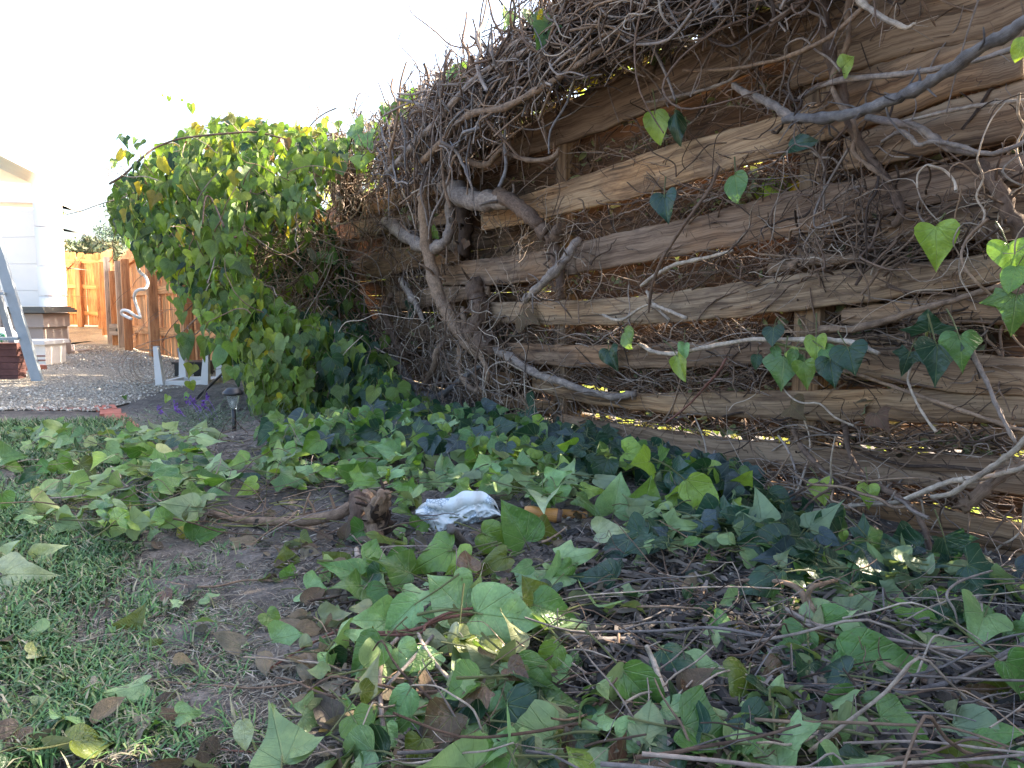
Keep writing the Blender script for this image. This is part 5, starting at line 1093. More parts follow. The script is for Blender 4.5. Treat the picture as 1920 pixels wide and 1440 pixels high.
def heroF(label, bx, by, tx, ty, o_, cls, kind='heart', wid=1.0, name='ivy_leaf', mat='leaf', parent=None, roll=0, group=None, pet=True):
    """one leaf hanging in front of the fence at offset o_"""
    a = fp(bx, by, o_); b_ = fp(tx, ty, o_ + .015); d = b_ - a; L = np.linalg.norm(d)
    mb = MB(); put_leaf(mb, a, d, TOCAM * .8 + FN * .6 + np.array([roll, 0, .25]), L, tint(cls, .05), kind, hi=True, wid=wid, petiole=pet)
    o = mb.build(name, MAT[mat], parent)
    if parent is None: tag(o, label, 'leaf', group)
    return o
HL = [

 ('largest pale green ivy leaf spread wide at the centre of the cut pile', 893, 1150, 1022, 1168, 1240, 'pale', 'heart', 1.08, .2),
 ('big pale green leaf standing upright behind the largest leaf', 868, 1142, 800, 1078, 1220, 'pale', 'heart', 1.15, .0),
 ('pale green leaf half hidden behind two larger centre leaves', 850, 1085, 890, 1135, 1205, 'pale', 'heart', 1.1, .0),
 ('folded pale yellow green leaf leaning left of the centre leaves', 785, 1126, 716, 1188, 1235, 'pale', 'oval', .95, .2),
 ('narrow cream green leaf hanging edge on below the centre leaves', 862, 1170, 850, 1264, 1275, 'cream', 'oval', .62, .4),
 ('wide pale leaf lying crumpled left of the red stems', 725, 1165, 655, 1160, 1230, 'pale', 'lobed', 1.1, .4),
 ('mid green leaf below the red stems pointing down left', 715, 1205, 655, 1268, 1290, 'mid', 'heart', 1.05, .4),
 ('pale leaf drooping under the red stems left of centre', 745, 1215, 788, 1262, 1290, 'pale', 'heart', 1.15, .3),
 ('darker green leaf right of the largest leaf with a folded lobe', 1002, 1135, 1092, 1160, 1220, 'mid', 'heart', .95, .2),
 ('round olive leaf poking up behind the largest leaf', 1010, 1128, 980, 1080, 1215, 'olive', 'heart', 1.25, .0),
 ('olive brown round leaf standing on the bare lawn edge', 592, 1332, 588, 1284, 1338, 'olive', 'heart', 1.35, .0),
 ('fresh green heart leaf lying on bare soil at lower centre left', 662, 1342, 695, 1410, 1415, 'bright', 'heart', 1.05, .6),
 ('long pale leaf propped beside the forked stick at lower centre', 770, 1290, 722, 1376, 1385, 'pale', 'oval', .85, .3),
 ('dark green leaf behind the pale propped leaf', 895, 1300, 810, 1372, 1378, 'dark', 'heart', .9, .4),
 ('yellowish olive heart leaf at the bottom edge', 790, 1385, 765, 1442, 1445, 'olive', 'heart', 1.2, .3),
 ('pale green leaf with a pointed tip above the yellow leaf', 902, 1352, 862, 1402, 1408, 'pale', 'oval', 1.0, .4),
 ('small cream yellow leaf on the soil by the brick slab', 922, 1396, 872, 1403, 1410, 'cream', 'oval', .9, .4),
 ('pale leaf tucked left of the forked stick', 722, 1362, 742, 1408, 1412, 'pale', 'heart', 1.0, .3),
 ('glossy dark green leaf spread right of the bottom centre', 985, 1300, 1088, 1322, 1350, 'mid', 'lobed', .8, .6),
 ('upright mid green leaf above the glossy dark leaf', 968, 1235, 1045, 1305, 1330, 'mid', 'oval', .9, .2),
 ('bright green leaf curled before the dark gap', 1050, 1208, 1005, 1262, 1290, 'bright', 'oval', 1.0, .2),
 ('tiny pale round leaf on a stem right of centre', 1077, 1245, 1078, 1218, 1270, 'pale', 'heart', 1.2, .0),
 ('yellow green lobed leaf draped above the centre leaves', 848, 1030, 762, 1066, 1100, 'bright', 'lobed', .95, .5),
 ('yellow green leaf curling over the twig mat', 884, 1042, 832, 1072, 1110, 'lime', 'lobed', 1.0, .3),
 ('olive leaf lying right of the yellow green leaves', 950, 1042, 888, 1076, 1105, 'olive', 'heart', .8, .4),
 ('curled mid green leaf left of the yellow green leaves', 770, 1042, 712, 1070, 1105, 'mid', 'oval', 1.1, .3),
 ('bright olive leaf standing in the lawn grass', 250, 1190, 262, 1136, 1190, 'olive', 'lobed', 1.2, .0),
 ('very pale leaf on edge at the left of the lawn', 0, 1055, 38, 1012, 1062, 'cream', 'oval', .95, .0),
 ('very pale pointed leaf beside the lawn stem', 62, 1048, 112, 1018, 1062, 'cream', 'heart', .8, .0),
 ('very pale broad leaf flat on the lawn near the left edge', 6, 1078, 90, 1072, 1104, 'cream', 'lobed', .75, .5),
 ('pale leaf with a red blotch lying at the bottom left', 455, 1350, 462, 1410, 1412, 'cream', 'oval', 1.05, .3),
 ('pale bluish green leaf curled on bare soil left of centre', 512, 1200, 570, 1188, 1215, 'pale', 'heart', 1.0, .3),
 ('green leaf on lawn edge beside the pale curled one', 500, 1150, 530, 1182, 1185, 'bright', 'heart', .9, .3),
 ('olive curled leaf on the lawn below the bright olive leaf', 262, 1222, 296, 1198, 1226, 'olive', 'oval', .9, .0),
 ('pale green big leaf propped at the fence foot left of its twin', 1150, 962, 1165, 888, 985, 'pale', 'heart', 1.1, .0),
 ('green big leaf propped at the fence foot right of its pale twin', 1205, 962, 1222, 892, 985, 'bright', 'heart', 1.05, .0),
 ('yellow green leaf hanging bent above the dark ivy bed', 1285, 900, 1342, 958, 985, 'lime', 'oval', 1.0, .2),
 ('cream leaf with a pointed tip in front of the pruning tool', 1118, 1000, 1178, 990, 1040, 'cream', 'heart', 1.0, .2),
 ('large mid green leaf standing right of the white cloth', 985, 1015, 942, 938, 1045, 'mid', 'heart', 1.1, .0),
 ('green leaf lying tipped against the white cloth', 905, 1000, 975, 1030, 1050, 'bright', 'heart', .9, .2),
 ('small green leaf in front of the white cloth', 780, 990, 808, 960, 1000, 'bright', 'heart', 1.1, .0),
 ('bright green two lobed leaf on the dark soil at right', 1713, 1140, 1700, 1188, 1195, 'bright', 'lobed', 1.6, .4),
 ('teal green lobed leaf beside the lowest board', 1770, 1008, 1790, 1068, 1085, 'dark', 'star', 1.2, .2),
 ('wide teal leaf at the right edge under the fence', 1812, 1060, 1905, 1092, 1130, 'teal', 'lobed', .9, .3),
 ('lime young leaf standing on the teal leaf at right', 1852, 1130, 1838, 1098, 1140, 'lime', 'oval', 1.0, .0),
 ('dark green lobed leaf left of the long drooping stem', 1628, 1008, 1665, 1062, 1085, 'mid', 'star', 1.2, .3),
 ('small teal lobed leaf over the ivy bed', 1612, 1028, 1590, 1062, 1080, 'teal', 'star', 1.2, .2),
 ('dark bluish leaf by the old fence below lowest board', 1548, 962, 1585, 1012, 1035, 'dark', 'heart', 1.2, .2),
 ('lime green leaf in front of the dark ivy bed', 1580, 992, 1582, 1020, 1045, 'lime', 'oval', 1.0, .1),
 ('broad flat green leaf at lower right under the sticks', 1590, 1235, 1778, 1262, 1290, 'mid', 'heart', .75, .8),
 ('wide mid green leaf at the bottom right with drawn tip', 1650, 1345, 1760, 1395, 1420, 'mid', 'lobed', .9, .7),
 ('olive and green leaf curled at the right edge', 1900, 1310, 1815, 1300, 1335, 'olive', 'oval', .8, .3),
 ('big green leaf half out of the right edge', 1880, 1240, 1950, 1330, 1360, 'mid', 'heart', .9, .3),
 ('bottom right olive green broad leaf', 1790, 1440, 1870, 1392, 1460, 'olive', 'heart', 1.1, .2),
 ('green lobed leaf folded under a stick at lower right', 1290, 1262, 1405, 1282, 1300, 'pale', 'lobed', .75, .7),
 ('teal heart leaf beside the small dead leaf', 1505, 1178, 1470, 1232, 1245, 'mid', 'heart', 1.15, .2),
 ('long mid green leaf at the lower right of centre', 1165, 1255, 1250, 1345, 1350, 'mid', 'oval', .9, .5),
 ('pale green leaf with a torn brown edge at the bottom', 1155, 1380, 1225, 1425, 1432, 'pale', 'lobed', 1.0, .6),
 ('yellow and green leaf on the bottom right twigs', 1495, 1302, 1520, 1332, 1345, 'lime', 'heart', 1.2, .3),
 ('round olive leaf upright near the grey root', 640, 1068, 604, 1034, 1075, 'olive', 'heart', 1.3, .0),
 ('olive green leaf with nibbled holes left of the round olive one', 540, 1060, 532, 1022, 1068, 'olive', 'heart', 1.3, .0),
 ('small bright leaf below the nibbled olive leaf', 540, 1085, 548, 1056, 1092, 'bright', 'heart', 1.3, .0),
 ('grey green rectangular torn leaf standing near the round olive one', 606, 1098, 610, 1064, 1100, 'pale', 'oval', 1.0, .0),
 ('pale leaf pair member lying flat left of the red leaf', 575, 1105, 625, 1118, 1125, 'pale', 'lobed', .9, .6),
 ('red and green autumn leaf beside the twigs', 642, 1140, 645, 1108, 1145, 'brown', 'star', 1.2, .0),
 ('large green leaf at the left end of the grey root', 362, 1015, 412, 990, 1020, 'mid', 'lobed', 1.0, .2),
 ('rounded green leaf standing on the cut pile at left', 238, 958, 248, 910, 962, 'bright', 'heart', 1.2, .0),
 ('twisted pale green leaf in the left cut pile', 300, 955, 285, 910, 962, 'pale', 'heart', 1.1, .0),
 ('pale drop shaped leaf on the left cut pile', 170, 835, 168, 815, 862, 'cream', 'heart', 1.3, .0),
 ('light green broad leaf lying over the left cut pile', 198, 842, 234, 868, 880, 'pale', 'heart', 1.1, .1),
 ('olive leaf folded down from the left cut pile', 150, 870, 182, 895, 905, 'olive', 'heart', 1.2, .0),
 ('green broad leaf low on the left cut pile', 105, 862, 140, 888, 895, 'bright', 'heart', 1.2, .0),
 ('bright yellow green leaf in the middle of the cut pile', 480, 905, 440, 930, 940, 'lime', 'heart', 1.0, .2),
 ('yellow leaf between lawn and grey root', 332, 995, 362, 1002, 1008, 'yellow', 'oval', .9, .3),
 ('green leaf edge at the left border of the lawn', 2, 925, 8, 972, 975, 'bright', 'heart', 1.2, .0),
 ('glossy green leaf hanging right before the solar lamp', 438, 688, 440, 714, 822, 'mid', 'heart', 1.3, .0),
]
for t_ in HL: hero(t_[0], *t_[1:6], cls=t_[6], kind=t_[7], wid=t_[8], lean=t_[9])
HF = [
 ('lime leaf hanging before the dark gap under the first board', 1230, 208, 1232, 262, .1, 'lime', 'oval', 1.1),
 ('curled dark green leaf beside the lime leaf of the first gap', 1265, 212, 1272, 264, .08, 'dark', 'oval', .7),
 ('teal leaf on a twig before the second gap', 1245, 365, 1250, 415, .1, 'teal', 'heart', 1.05),
 ('folded bright green leaf at the second gap', 1378, 328, 1386, 384, .1, 'mid', 'oval', 1.0),
 ('lime heart leaf by the dark upright vine', 1578, 128, 1600, 106, .12, 'lime', 'heart', 1.3),
 ('small teal leaf at the second board', 1480, 275, 1516, 258, .09, 'teal', 'oval', .9),
 ('smooth bright yellow green heart leaf hanging at right', 1755, 425, 1757, 500, .12, 'lime', 'heart', 1.05),
 ('lime leaf cut by the right edge near the top', 1925, 70, 1904, 112, .15, 'lime', 'oval', 1.2),
 ('light green leaf at the right edge above the dark one', 1890, 458, 1905, 520, .14, 'lime', 'heart', 1.2),
 ('green leaf hanging under the light one at the right edge', 1905, 500, 1890, 552, .15, 'bright', 'oval', 1.1),
 ('dark green five pointed leaf at the right edge', 1905, 553, 1900, 622, .15, 'mid', 'star', 1.3),
 ('slim lime leaf dangling below the sixth board', 1270, 665, 1283, 714, .1, 'lime', 'oval', .8),
 ('grey green leaf above the slim lime leaf', 1282, 642, 1284, 672, .1, 'pale', 'oval', .9),
 ('small bright leaf at the post gap below the fifth board', 1172, 622, 1188, 655, .06, 'bright', 'oval', 1.0),
 ('dark small leaf on the sixth board', 1140, 655, 1150, 688, .05, 'dark', 'heart', 1.1),
 ('left lime drop leaf before the lowest boards', 1538, 902, 1546, 948, .14, 'lime', 'heart', 1.1),
 ('right lime drop leaf before the lowest boards', 1628, 910, 1628, 952, .14, 'lime', 'heart', 1.05),
 ('bright leaf seen through the looped vine', 815, 445, 812, 420, .02, 'bright', 'heart', 1.2),
 ('green leaf hanging beside the left tangle above the V stem', 718, 628, 728, 655, .12, 'bright', 'heart', 1.1),
 ('teal leaf low on the left boards', 770, 568, 758, 600, .08, 'teal', 'oval', 1.1),
 ('grey teal leaf over the seventh board left end', 985, 772, 1005, 792, .1, 'teal', 'lobed', 1.4),
 ('dark leaf over the eighth board left end', 1100, 790, 1104, 818, .08, 'dark', 'oval', 1.0),
]
for t_ in HF: heroF(t_[0], *t_[1:5], t_[5], t_[6], t_[7], t_[8])
for lb, b_, t_ in (('crumpled brown dead leaf clinging to the seventh board', (1484, 760), (1508, 784)), ('larger torn dead leaf hanging from the seventh board', (1642, 774), (1662, 804)), ('small curled dead leaf in the dark gap beside the looped vine', (875, 452), (868, 470)), ('tiny dried leaf on the fifth board', (975, 590), (993, 600))):
    heroF(lb, *b_, *t_, .06, 'brown', 'lobed', 1.1, name='dead_leaf', mat='dead', pet=False)
# living ivy sprigs on the boards: stem with leaves as parts
def sprig(label, stem, leaves, o_=.12, r=3, col='green'):
    root = empty('ivy_sprig', fp(stem[0][0], stem[0][1], o_), label, 'ivy sprig')
    mb = MB(); P = [fp(x, y, o_ - .02) for x, y in stem]; tube(mb, smoothpts(P, 4), r * P[0][1] / FPX, 6, btint(col)); mb.build('stem', MAT['bark'], root)
    for bx, by, tx, ty, cls, kd, wd in leaves: heroF('', bx, by, tx, ty, o_ + random.uniform(0, .03), cls, kd, wd, parent=root, name='leaf')
    return root
sprig('ivy shoot hanging from the twig tangle left of the looped vine', [(668, 225), (672, 250), (676, 280), (678, 310)], [(668, 232, 672, 272, 'mid', 'kite', 1.1), (682, 250, 690, 274, 'bright', 'kite', 1), (672, 285, 668, 320, 'bright', 'oval', .9), (680, 290, 684, 332, 'lime', 'kite', .9), (660, 245, 650, 270, 'mid', 'oval', 1)], .30)
sprig('ivy shoot drooping before the upper left boards', [(590, 425), (600, 450), (612, 480), (620, 500)], [(585, 432, 590, 476, 'bright', 'kite', 1.1), (600, 440, 609, 470, 'bright', 'kite', .9), (612, 470, 622, 494, 'mid', 'oval', 1), (570, 430, 560, 465, 'mid', 'heart', 1)], .35)
sprig('ivy sprig with lime and dark leaves on the sixth board', [(1440, 640), (1480, 650), (1510, 655), (1560, 655), (1600, 662)], [
 (1470, 670, 1464, 733, 'mid', 'lobed', 1.2), (1508, 680, 1512, 726, 'bright', 'heart', .95), (1530, 634, 1532, 686, 'lime', 'heart', .85), (1496, 660, 1466, 664, 'lime', 'oval', 1.0), (1590, 650, 1602, 700, 'dark', 'heart', 1.35),
 (1555, 672, 1565, 728, 'dark', 'heart', 1.0), (1450, 614, 1448, 650, 'dark', 'heart', 1.2), (1420, 665, 1416, 690, 'dark', 'oval', 1.1), (1490, 655, 1480, 685, 'mid', 'oval', .9), (1545, 650, 1570, 690, 'mid', 'oval', .9), (1452, 650, 1460, 672, 'mid', 'oval', .8)])
sprig('ivy sprig with four spread leaves right of the sixth board sprig', [(1742, 590), (1738, 625), (1730, 650), (1712, 680)], [
 (1742, 622, 1740, 582, 'dark', 'star', 1.9), (1706, 660, 1690, 704, 'teal', 'star', 1.0), (1758, 645, 1754, 722, 'teal', 'lobed', .95), (1800, 628, 1806, 692, 'mid', 'lobed', 1.0), (1735, 660, 1745, 690, 'dark', 'oval', .9)], .13)
# red stems, forked sticks and roots in front
def stick(label, pts, r, col='grey', mat='bark', name='stick', cat='stick', group=None, twigs=0, rough=.05, n=8, parent=None, h0=.01):
    """pts: (px, py, height above the heap)"""
    P = []
    for p in pts: P.append(ground_at(p[0], p[1], p[2] if len(p) > 2 else h0))
    rr = np.interp(np.linspace(0, 1, len(P)), np.linspace(0, 1, len(np.atleast_1d(r))), np.atleast_1d(r))
    Q = smoothpts(P, 5); R = np.interp(np.linspace(0, 1, len(Q)), np.linspace(0, 1, len(P)), [a * p[1] / FPX for a, p in zip(rr, P)])
    mb = MB(); tube(mb, Q, R * (1 + .06 * np.sin(np.linspace(0, 30, len(Q)))), n, btint(col, .1), rough)
    for _ in range(twigs):
        i = random.randrange(len(Q)); d = RNG.standard_normal(3); d[2] = abs(d[2]); d /= np.linalg.norm(d); L = min(R[i] * random.uniform(3, 10), random.uniform(.015, .045))
        tube(mb, smoothpts([Q[i], Q[i] + d * (R[i] + L * .5), Q[i] + d * (R[i] + L) + RNG.standard_normal(3) * L * .3], 2), [R[i] * .35, R[i] * .15], 4, btint(col))
    o = mb.build(name, MAT[mat], parent)
    if parent is None: tag(o, label, cat, group)
    return o
SK = [
 ('forked grey stick standing among the centre leaves, reaching the bottom', [(748, 1195, .05), (722, 1225, .05), (712, 1270, .04), (715, 1330, .03), (722, 1380, .02), (736, 1435, .01)], [4, 5, 5, 5, 5, 5], 'grey', 5),
 ('straight dark twig crossing the forked grey stick', [(812, 1192, .06), (760, 1250, .05), (710, 1300, .04), (682, 1324, .02)], [3.5, 3.5, 3, 2], 'slate', 0),
 ('pale tan stick slanting from the red stems down right', [(784, 1188, .06), (800, 1220, .06), (835, 1265, .04), (884, 1306, .02)], [3.5, 3.5, 4, 3], 'pale', 1),
 ('reddish thin runner trailing left across the bare soil', [(905, 1148, .07), (830, 1160, .07), (780, 1180, .06), (720, 1186, .05), (640, 1182, .03), (560, 1220, .02), (500, 1258, .008)], [3, 3.5, 3.5, 3, 2.5, 2.2, 1.8], 'red', 3),
 ('reddish curved stem lying over the first runner', [(890, 1140, .08), (840, 1150, .08), (800, 1170, .07), (785, 1188, .06), (700, 1190, .05), (620, 1180, .04)], [2.5, 3, 3, 3, 2.5, 2], 'red', 2),
 ('smooth grey branch lying right of the largest leaf', [(1248, 1184, .03), (1200, 1196, .03), (1140, 1200, .035), (1080, 1196, .04), (1030, 1180, .05)], [5, 6, 6, 7, 7], 'slate', 4),
 ('thin grey twig falling below the largest leaf', [(895, 1220, .04), (930, 1250, .035), (950, 1290, .03), (965, 1340, .02), (978, 1395, .01)], [2, 2.3, 2.3, 2.3, 2], 'grey', 1),
 ('bent tan stick standing up at lower right of centre', [(1212, 1210, .07), (1225, 1240, .05), (1240, 1280, .04), (1262, 1318, .025), (1300, 1350, .01), (1340, 1355, .01)], [4.5, 5.5, 6, 6, 7, 6], 'pale', 2),
 ('dark stick along the bottom from brick slab to right', [(920, 1440, .008), (960, 1418, .012), (1010, 1392, .015), (1060, 1368, .018), (1120, 1350, .02), (1168, 1338, .02)], [4, 4, 4.5, 4.5, 5, 4], 'dark', 3),
 ('long brown stem running diagonally over the right litter', [(1560, 1190, .05), (1620, 1222, .045), (1680, 1256, .04), (1740, 1280, .035), (1800, 1310, .03), (1870, 1328, .03), (1950, 1345, .03)], [4, 5, 6, 6, 7, 8, 8], 'tan', 4),
 ('long slate stick crossing the diagonal stem toward the right edge', [(1560, 1335, .03), (1640, 1314, .035), (1700, 1298, .04), (1770, 1282, .045), (1830, 1258, .05), (1890, 1222, .05), (1950, 1200, .05)], [4, 4.5, 5, 5, 5, 5.5, 6], 'slate', 3),
 ('pale knotted stick lying level along the bottom right', [(1425, 1350, .03), (1480, 1355, .03), (1560, 1352, .03), (1640, 1350, .03), (1700, 1352, .03), (1765, 1355, .03)], [6, 5.5, 4.5, 4.5, 5, 5.5], 'pale', 6),
 ('dark thin branch curving from right litter to the pale knotted stick', [(1240, 1365, .02), (1300, 1330, .025), (1360, 1318, .03), (1440, 1330, .03), (1500, 1335, .03)], [2.5, 3, 3.5, 3.5, 3], 'slate', 3),
 ('upper long stem crossing the right debris slope', [(1425, 1175, .04), (1500, 1172, .045), (1570, 1180, .05), (1650, 1196, .05), (1720, 1208, .05), (1830, 1228, .045)], [3, 3.5, 3.5, 4, 4, 4], 'grey', 3),
 ('straight brown stem below the upper long stem', [(1470, 1140, .05), (1530, 1172, .05), (1600, 1186, .05), (1680, 1205, .045), (1760, 1222, .04), (1860, 1236, .035)], [4.5, 5, 5, 5, 5, 5], 'grey', 4),
 ('broken branchy stub over the dark ivy bed', [(1378, 1090, .05), (1420, 1088, .06), (1470, 1092, .07), (1500, 1108, .07), (1512, 1135, .05), (1520, 1150, .04)], [3.5, 4.5, 5, 6, 6, 4], 'tan', 6),
 ('crooked twig hooked above the broken stub', [(1568, 1088, .07), (1540, 1095, .09), (1522, 1102, .09), (1515, 1120, .07), (1530, 1150, .05)], [4, 4, 5, 5, 4], 'tan', 2),
 ('thin bent twig standing at the right debris slope', [(1840, 1130, .08), (1838, 1160, .06), (1832, 1198, .03)], [3, 3.5, 3.5], 'pale', 0),
 ('looping thin twig at the far right below the fence', [(1860, 1070, .1), (1800, 1090, .1), (1775, 1115, .09), (1790, 1145, .07), (1798, 1180, .04)], [2, 2.5, 2.5, 2.5, 2], 'grey', 1),
 ('thin pale stem lying across the centre twig mat', [(1180, 1300, .02), (1120, 1240, .03), (1060, 1205, .03), (990, 1190, .03)], [2.2, 2.2, 2.2, 2], 'grey', 1),
 ('long runner stretched over the lawn toward the cut pile', [(255, 1268, .008), (320, 1280, .01), (400, 1285, .012), (480, 1290, .014), (560, 1280, .015), (660, 1252, .02)], [2, 2.2, 2.2, 2, 2, 1.8], 'tan', 3),
 ('thin twig across bare ground above the lawn runner', [(260, 1078, .008), (330, 1095, .012), (400, 1100, .014), (460, 1088, .016), (530, 1090, .016)], [1.6, 1.8, 2, 2, 1.8], 'tan', 2),
 ('pale curved stem over the left cut pile', [(80, 935, .03), (150, 930, .05), (200, 915, .06), (225, 895, .07), (208, 875, .08)], [1.8, 2, 2.2, 2.5, 2], 'pale', 2),
 ('reddish stem lying flat at the bottom left of centre', [(380, 1440, .005), (400, 1408, .01), (440, 1408, .012), (500, 1412, .01)], [2, 2, 1.8, 1.5], 'red', 0),
 ('dark short stump of stick before the white cloth', [(845, 990, .11), (860, 1012, .05), (880, 1032, .0)], [9, 12, 14], 'slate', 3),
 ('pale standing peg like twig by the round olive leaf', [(668, 1030, .02), (670, 1045, .015), (668, 1066, .0)], [5, 5, 5], 'pale', 0),
 ('curved twig arching over the twig mat right of cloth', [(640, 1060, .04), (700, 1030, .06), (780, 1024, .06), (860, 1030, .05)], [1.8, 2, 2, 1.6], 'grey', 0),
 ('grey weathered wood splinter on the dark debris', [(1150, 1105, .03), (1180, 1135, .03), (1205, 1168, .03)], [6, 9, 7], 'grey', 0),
]
for lb, pts, r_, col, tw in SK: stick(lb, pts, r_, col, twigs=tw, mat='bark_rough' if 'stump' in lb or 'splinter' in lb else 'bark')
# the grubbed out root
rt = empty('grubbed_root', ground_at(690, 985), 'dug up ivy root with a long grey arm and reddish torn stump', 'root')
stick('', [(392, 962, .02), (450, 975, .02), (520, 978, .03), (580, 975, .04), (630, 965, .055), (668, 945, .075), (690, 930, .085)], [6, 7.5, 9, 10.5, 11, 14, 15], 'tan', parent=rt, name='root_arm', rough=.05, n=12, twigs=6)
stick('', [(668, 930, .10), (672, 955, .075), (668, 985, .04), (672, 1010, .01)], [16, 16, 17, 13], 'brown', 'bark_rough', parent=rt, name='root_fork', rough=.09, n=14)
stick('', [(722, 925, .13), (712, 945, .10), (700, 975, .05), (705, 1020, .01)], [9, 16, 22, 17], 'tan', 'bark_rough', parent=rt, name='stump', rough=.16, n=16, twigs=14)
stick('', [(708, 940, .11), (716, 970, .06), (724, 1000, .02)], [13, 17, 12], 'dark', 'bark_rough', parent=rt, name='stump', rough=.2, n=14, twigs=10)

# white patterned work glove / cloth
def cloth_shape():
    D = ground_at(860, 985)[1]; root = None
    nu, nv = 56, 40; V = []; F = []
    # hump of fabric: u along the picture, v from back over the top and down the front
    outl_t = lambda u: np.interp(u, [0, .12, .25, .4, .55, .75, .9, 1], [950, 934, 926, 938, 930, 922, 930, 952])
    outl_b = lambda u: np.interp(u, [0, .12, .3, .5, .65, .8, 1], [956, 975, 1000, 985, 975, 966, 958])
    from mathutils import noise as mn
    for j in range(nv + 1):
        v = j / nv
        for i in range(nu + 1):
            u = i / nu; x = 780 + 158 * u; yt, yb = outl_t(u) + 5, outl_b(u) + 9
            a = mn.noise(Vector((u * 5.5, v * 4, 1.3))); b_ = 1 - abs(mn.noise(Vector((u * 9 + v * 5, v * 7 - u * 3, 4.1)))) * 2.4; c_ = 1 - abs(mn.noise(Vector((u * 20, v * 16, 9.1)))) * 2
            fold = a * .9 + b_ * .55 + c_ * .22
            if v < .35: q = v / .35; y = yt + (1 - q) * 9; d = D + .13 * (1 - q) - .010 * fold * q
            else: q = (v - .35) / .65; y = yt + (yb - yt) * q ** 1.1; d = D - .055 * math.sin(q * 2.6) - .020 * fold * min(1, q * 4)
            V.append(dp(x + 5 * a, y + 5 * fold * math.sin(v * 3.1), d))
    for j in range(nv):
        for i in range(nu): q = j * (nu + 1) + i; F.append((q, q + nu + 1, q + nu + 2, q + 1))
    mb = MB(); mb.add(V, F); o = mb.build('work_glove', MAT['cloth'])
    tag(o, 'crumpled white and pale blue patterned garden glove lying in the cuttings', 'glove')
    mb = MB(); P = []; ang = np.linspace(0, 1, 30)
    top = smoothpts([dp(x, y, D - .035) for x, y in ((800, 937), (840, 944), (868, 934), (900, 930), (925, 936), (938, 954))], 6)
    V = []
    for k, q in enumerate(top):
        w_ = .022 * math.sin(math.pi * min(1, .12 + k / len(top))); 
        for a in (-1, -.3, .4, 1): V.append(q + np.array([0, -.02 * (1 - a * a) - .006 * math.sin(k * .9), a * w_ - .006]))
    F = [(4 * k + j, 4 * k + j + 1, 4 * k + j + 5, 4 * k + j + 4) for k in range(len(top) - 1) for j in range(3)]
    mb.add(V, F); c2 = mb.build('cuff', MAT['cloth'], None); c2.parent = o; c2.location = c2.location - o.location
cloth_shape()
# pruning shears / loppers lying open
lop = empty('loppers', ground_at(1040, 985), 'old pruning loppers with two worn varnished wooden handles', 'loppers')
D = ground_at(1040, 990)[1]
def handle(x0, y0, x1, y1, r, D0, D1):
    a = dp(x0, y0, D0); b_ = dp(x1, y1, D1); mb = MB(); T = np.linspace(0, 1, 14); k = D0 / FPX
    prof = np.interp(T, [0, .04, .2, .55, .85, .96, 1], [.7, .85, 1.0, .95, 1.15, 1.1, .5]) * r * k
    P = a + (b_ - a) * T[:, None]; tube(mb, P, prof, 16); mb.c = [np.tile((1., 1., 1.), (len(c), 1)) for c in mb.c]; mb.build('handle', MAT['handle'], lop)
    mb = MB(); tube(mb, [a + (b_ - a) * .9, a + (b_ - a) * 1.02], [r * k * 1.2, r * k * .95], 16, (.17, .12, .10)); mb.build('end_cap', MAT['bark'], lop)
    mb = MB(); e = a - (b_ - a) * .45 + [0, .0, .006]; tube(mb, [e, a + (b_ - a) * .03], [r * k * .45, r * k * .62], 10, (.05, .045, .04)); mb.build('shank', MAT['dark_metal'], lop)
handle(983, 958, 1052, 968, 12, D, D - .01); handle(1052, 962, 1116, 972, 9.5, D + .09, D + .08)
mb = MB(); e = dp(958, 958, D + .03); box(mb, e, [-.05, .03, .0], [0, .03, 0], [0, 0, .006]); mb.build('blade', MAT['dark_metal'], lop)
# half buried brick slabs at the bottom edge
for lb, (x, y, sx, sy, yaw) in (('pinkish brick slab half buried at the bottom edge', (1015, 1432, .16, .10, .15)), ('reddish brick corner beside the pinkish slab', (965, 1462, .12, .08, -.2))):
    p = ground_at(x, y); mb = MB(); vbox(mb, p[0], p[1], p[2] - .03, sx, sy, .038, yaw, (1.25, 1.05, 1.05)); tag(mb.build('buried_brick', MAT['brick']), lb, 'brick')

# ------------------------------------------------------------------ cut leaves strewn over the ground
def lam(px, py):
    """how thickly leaves lie: photo rows and columns"""
    if py < 800 + max(0, (px - 900)) * .13: return 0
    if px < 420:
        if py < 985: return .95 if px > 110 + (py - 860) * .6 else .22
        return .03
    if py > 985 and px < 560 + (py - 1000) * .2: return .010
    if 1080 < px < 1450 and 1030 < py < 1260: return .10
    if 560 < px < 1000 and 1000 < py < 1060: return .35
    if px > 1100 and py < 1080: return 1.0
    if py < 1000: return 1.0
    if 660 < px < 1120 and py < 1300: return .9
    return .36
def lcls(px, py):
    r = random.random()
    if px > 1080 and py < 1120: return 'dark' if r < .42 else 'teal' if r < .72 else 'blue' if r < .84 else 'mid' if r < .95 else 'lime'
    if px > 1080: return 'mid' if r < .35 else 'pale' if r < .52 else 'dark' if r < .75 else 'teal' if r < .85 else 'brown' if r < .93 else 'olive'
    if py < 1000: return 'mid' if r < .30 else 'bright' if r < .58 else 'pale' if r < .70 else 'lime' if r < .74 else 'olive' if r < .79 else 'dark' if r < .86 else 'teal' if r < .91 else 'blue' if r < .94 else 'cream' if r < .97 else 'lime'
    return 'pale' if r < .32 else 'mid' if r < .52 else 'olive' if r < .66 else 'bright' if r < .76 else 'brown' if r < .88 else 'cream' if r < .93 else 'dark'
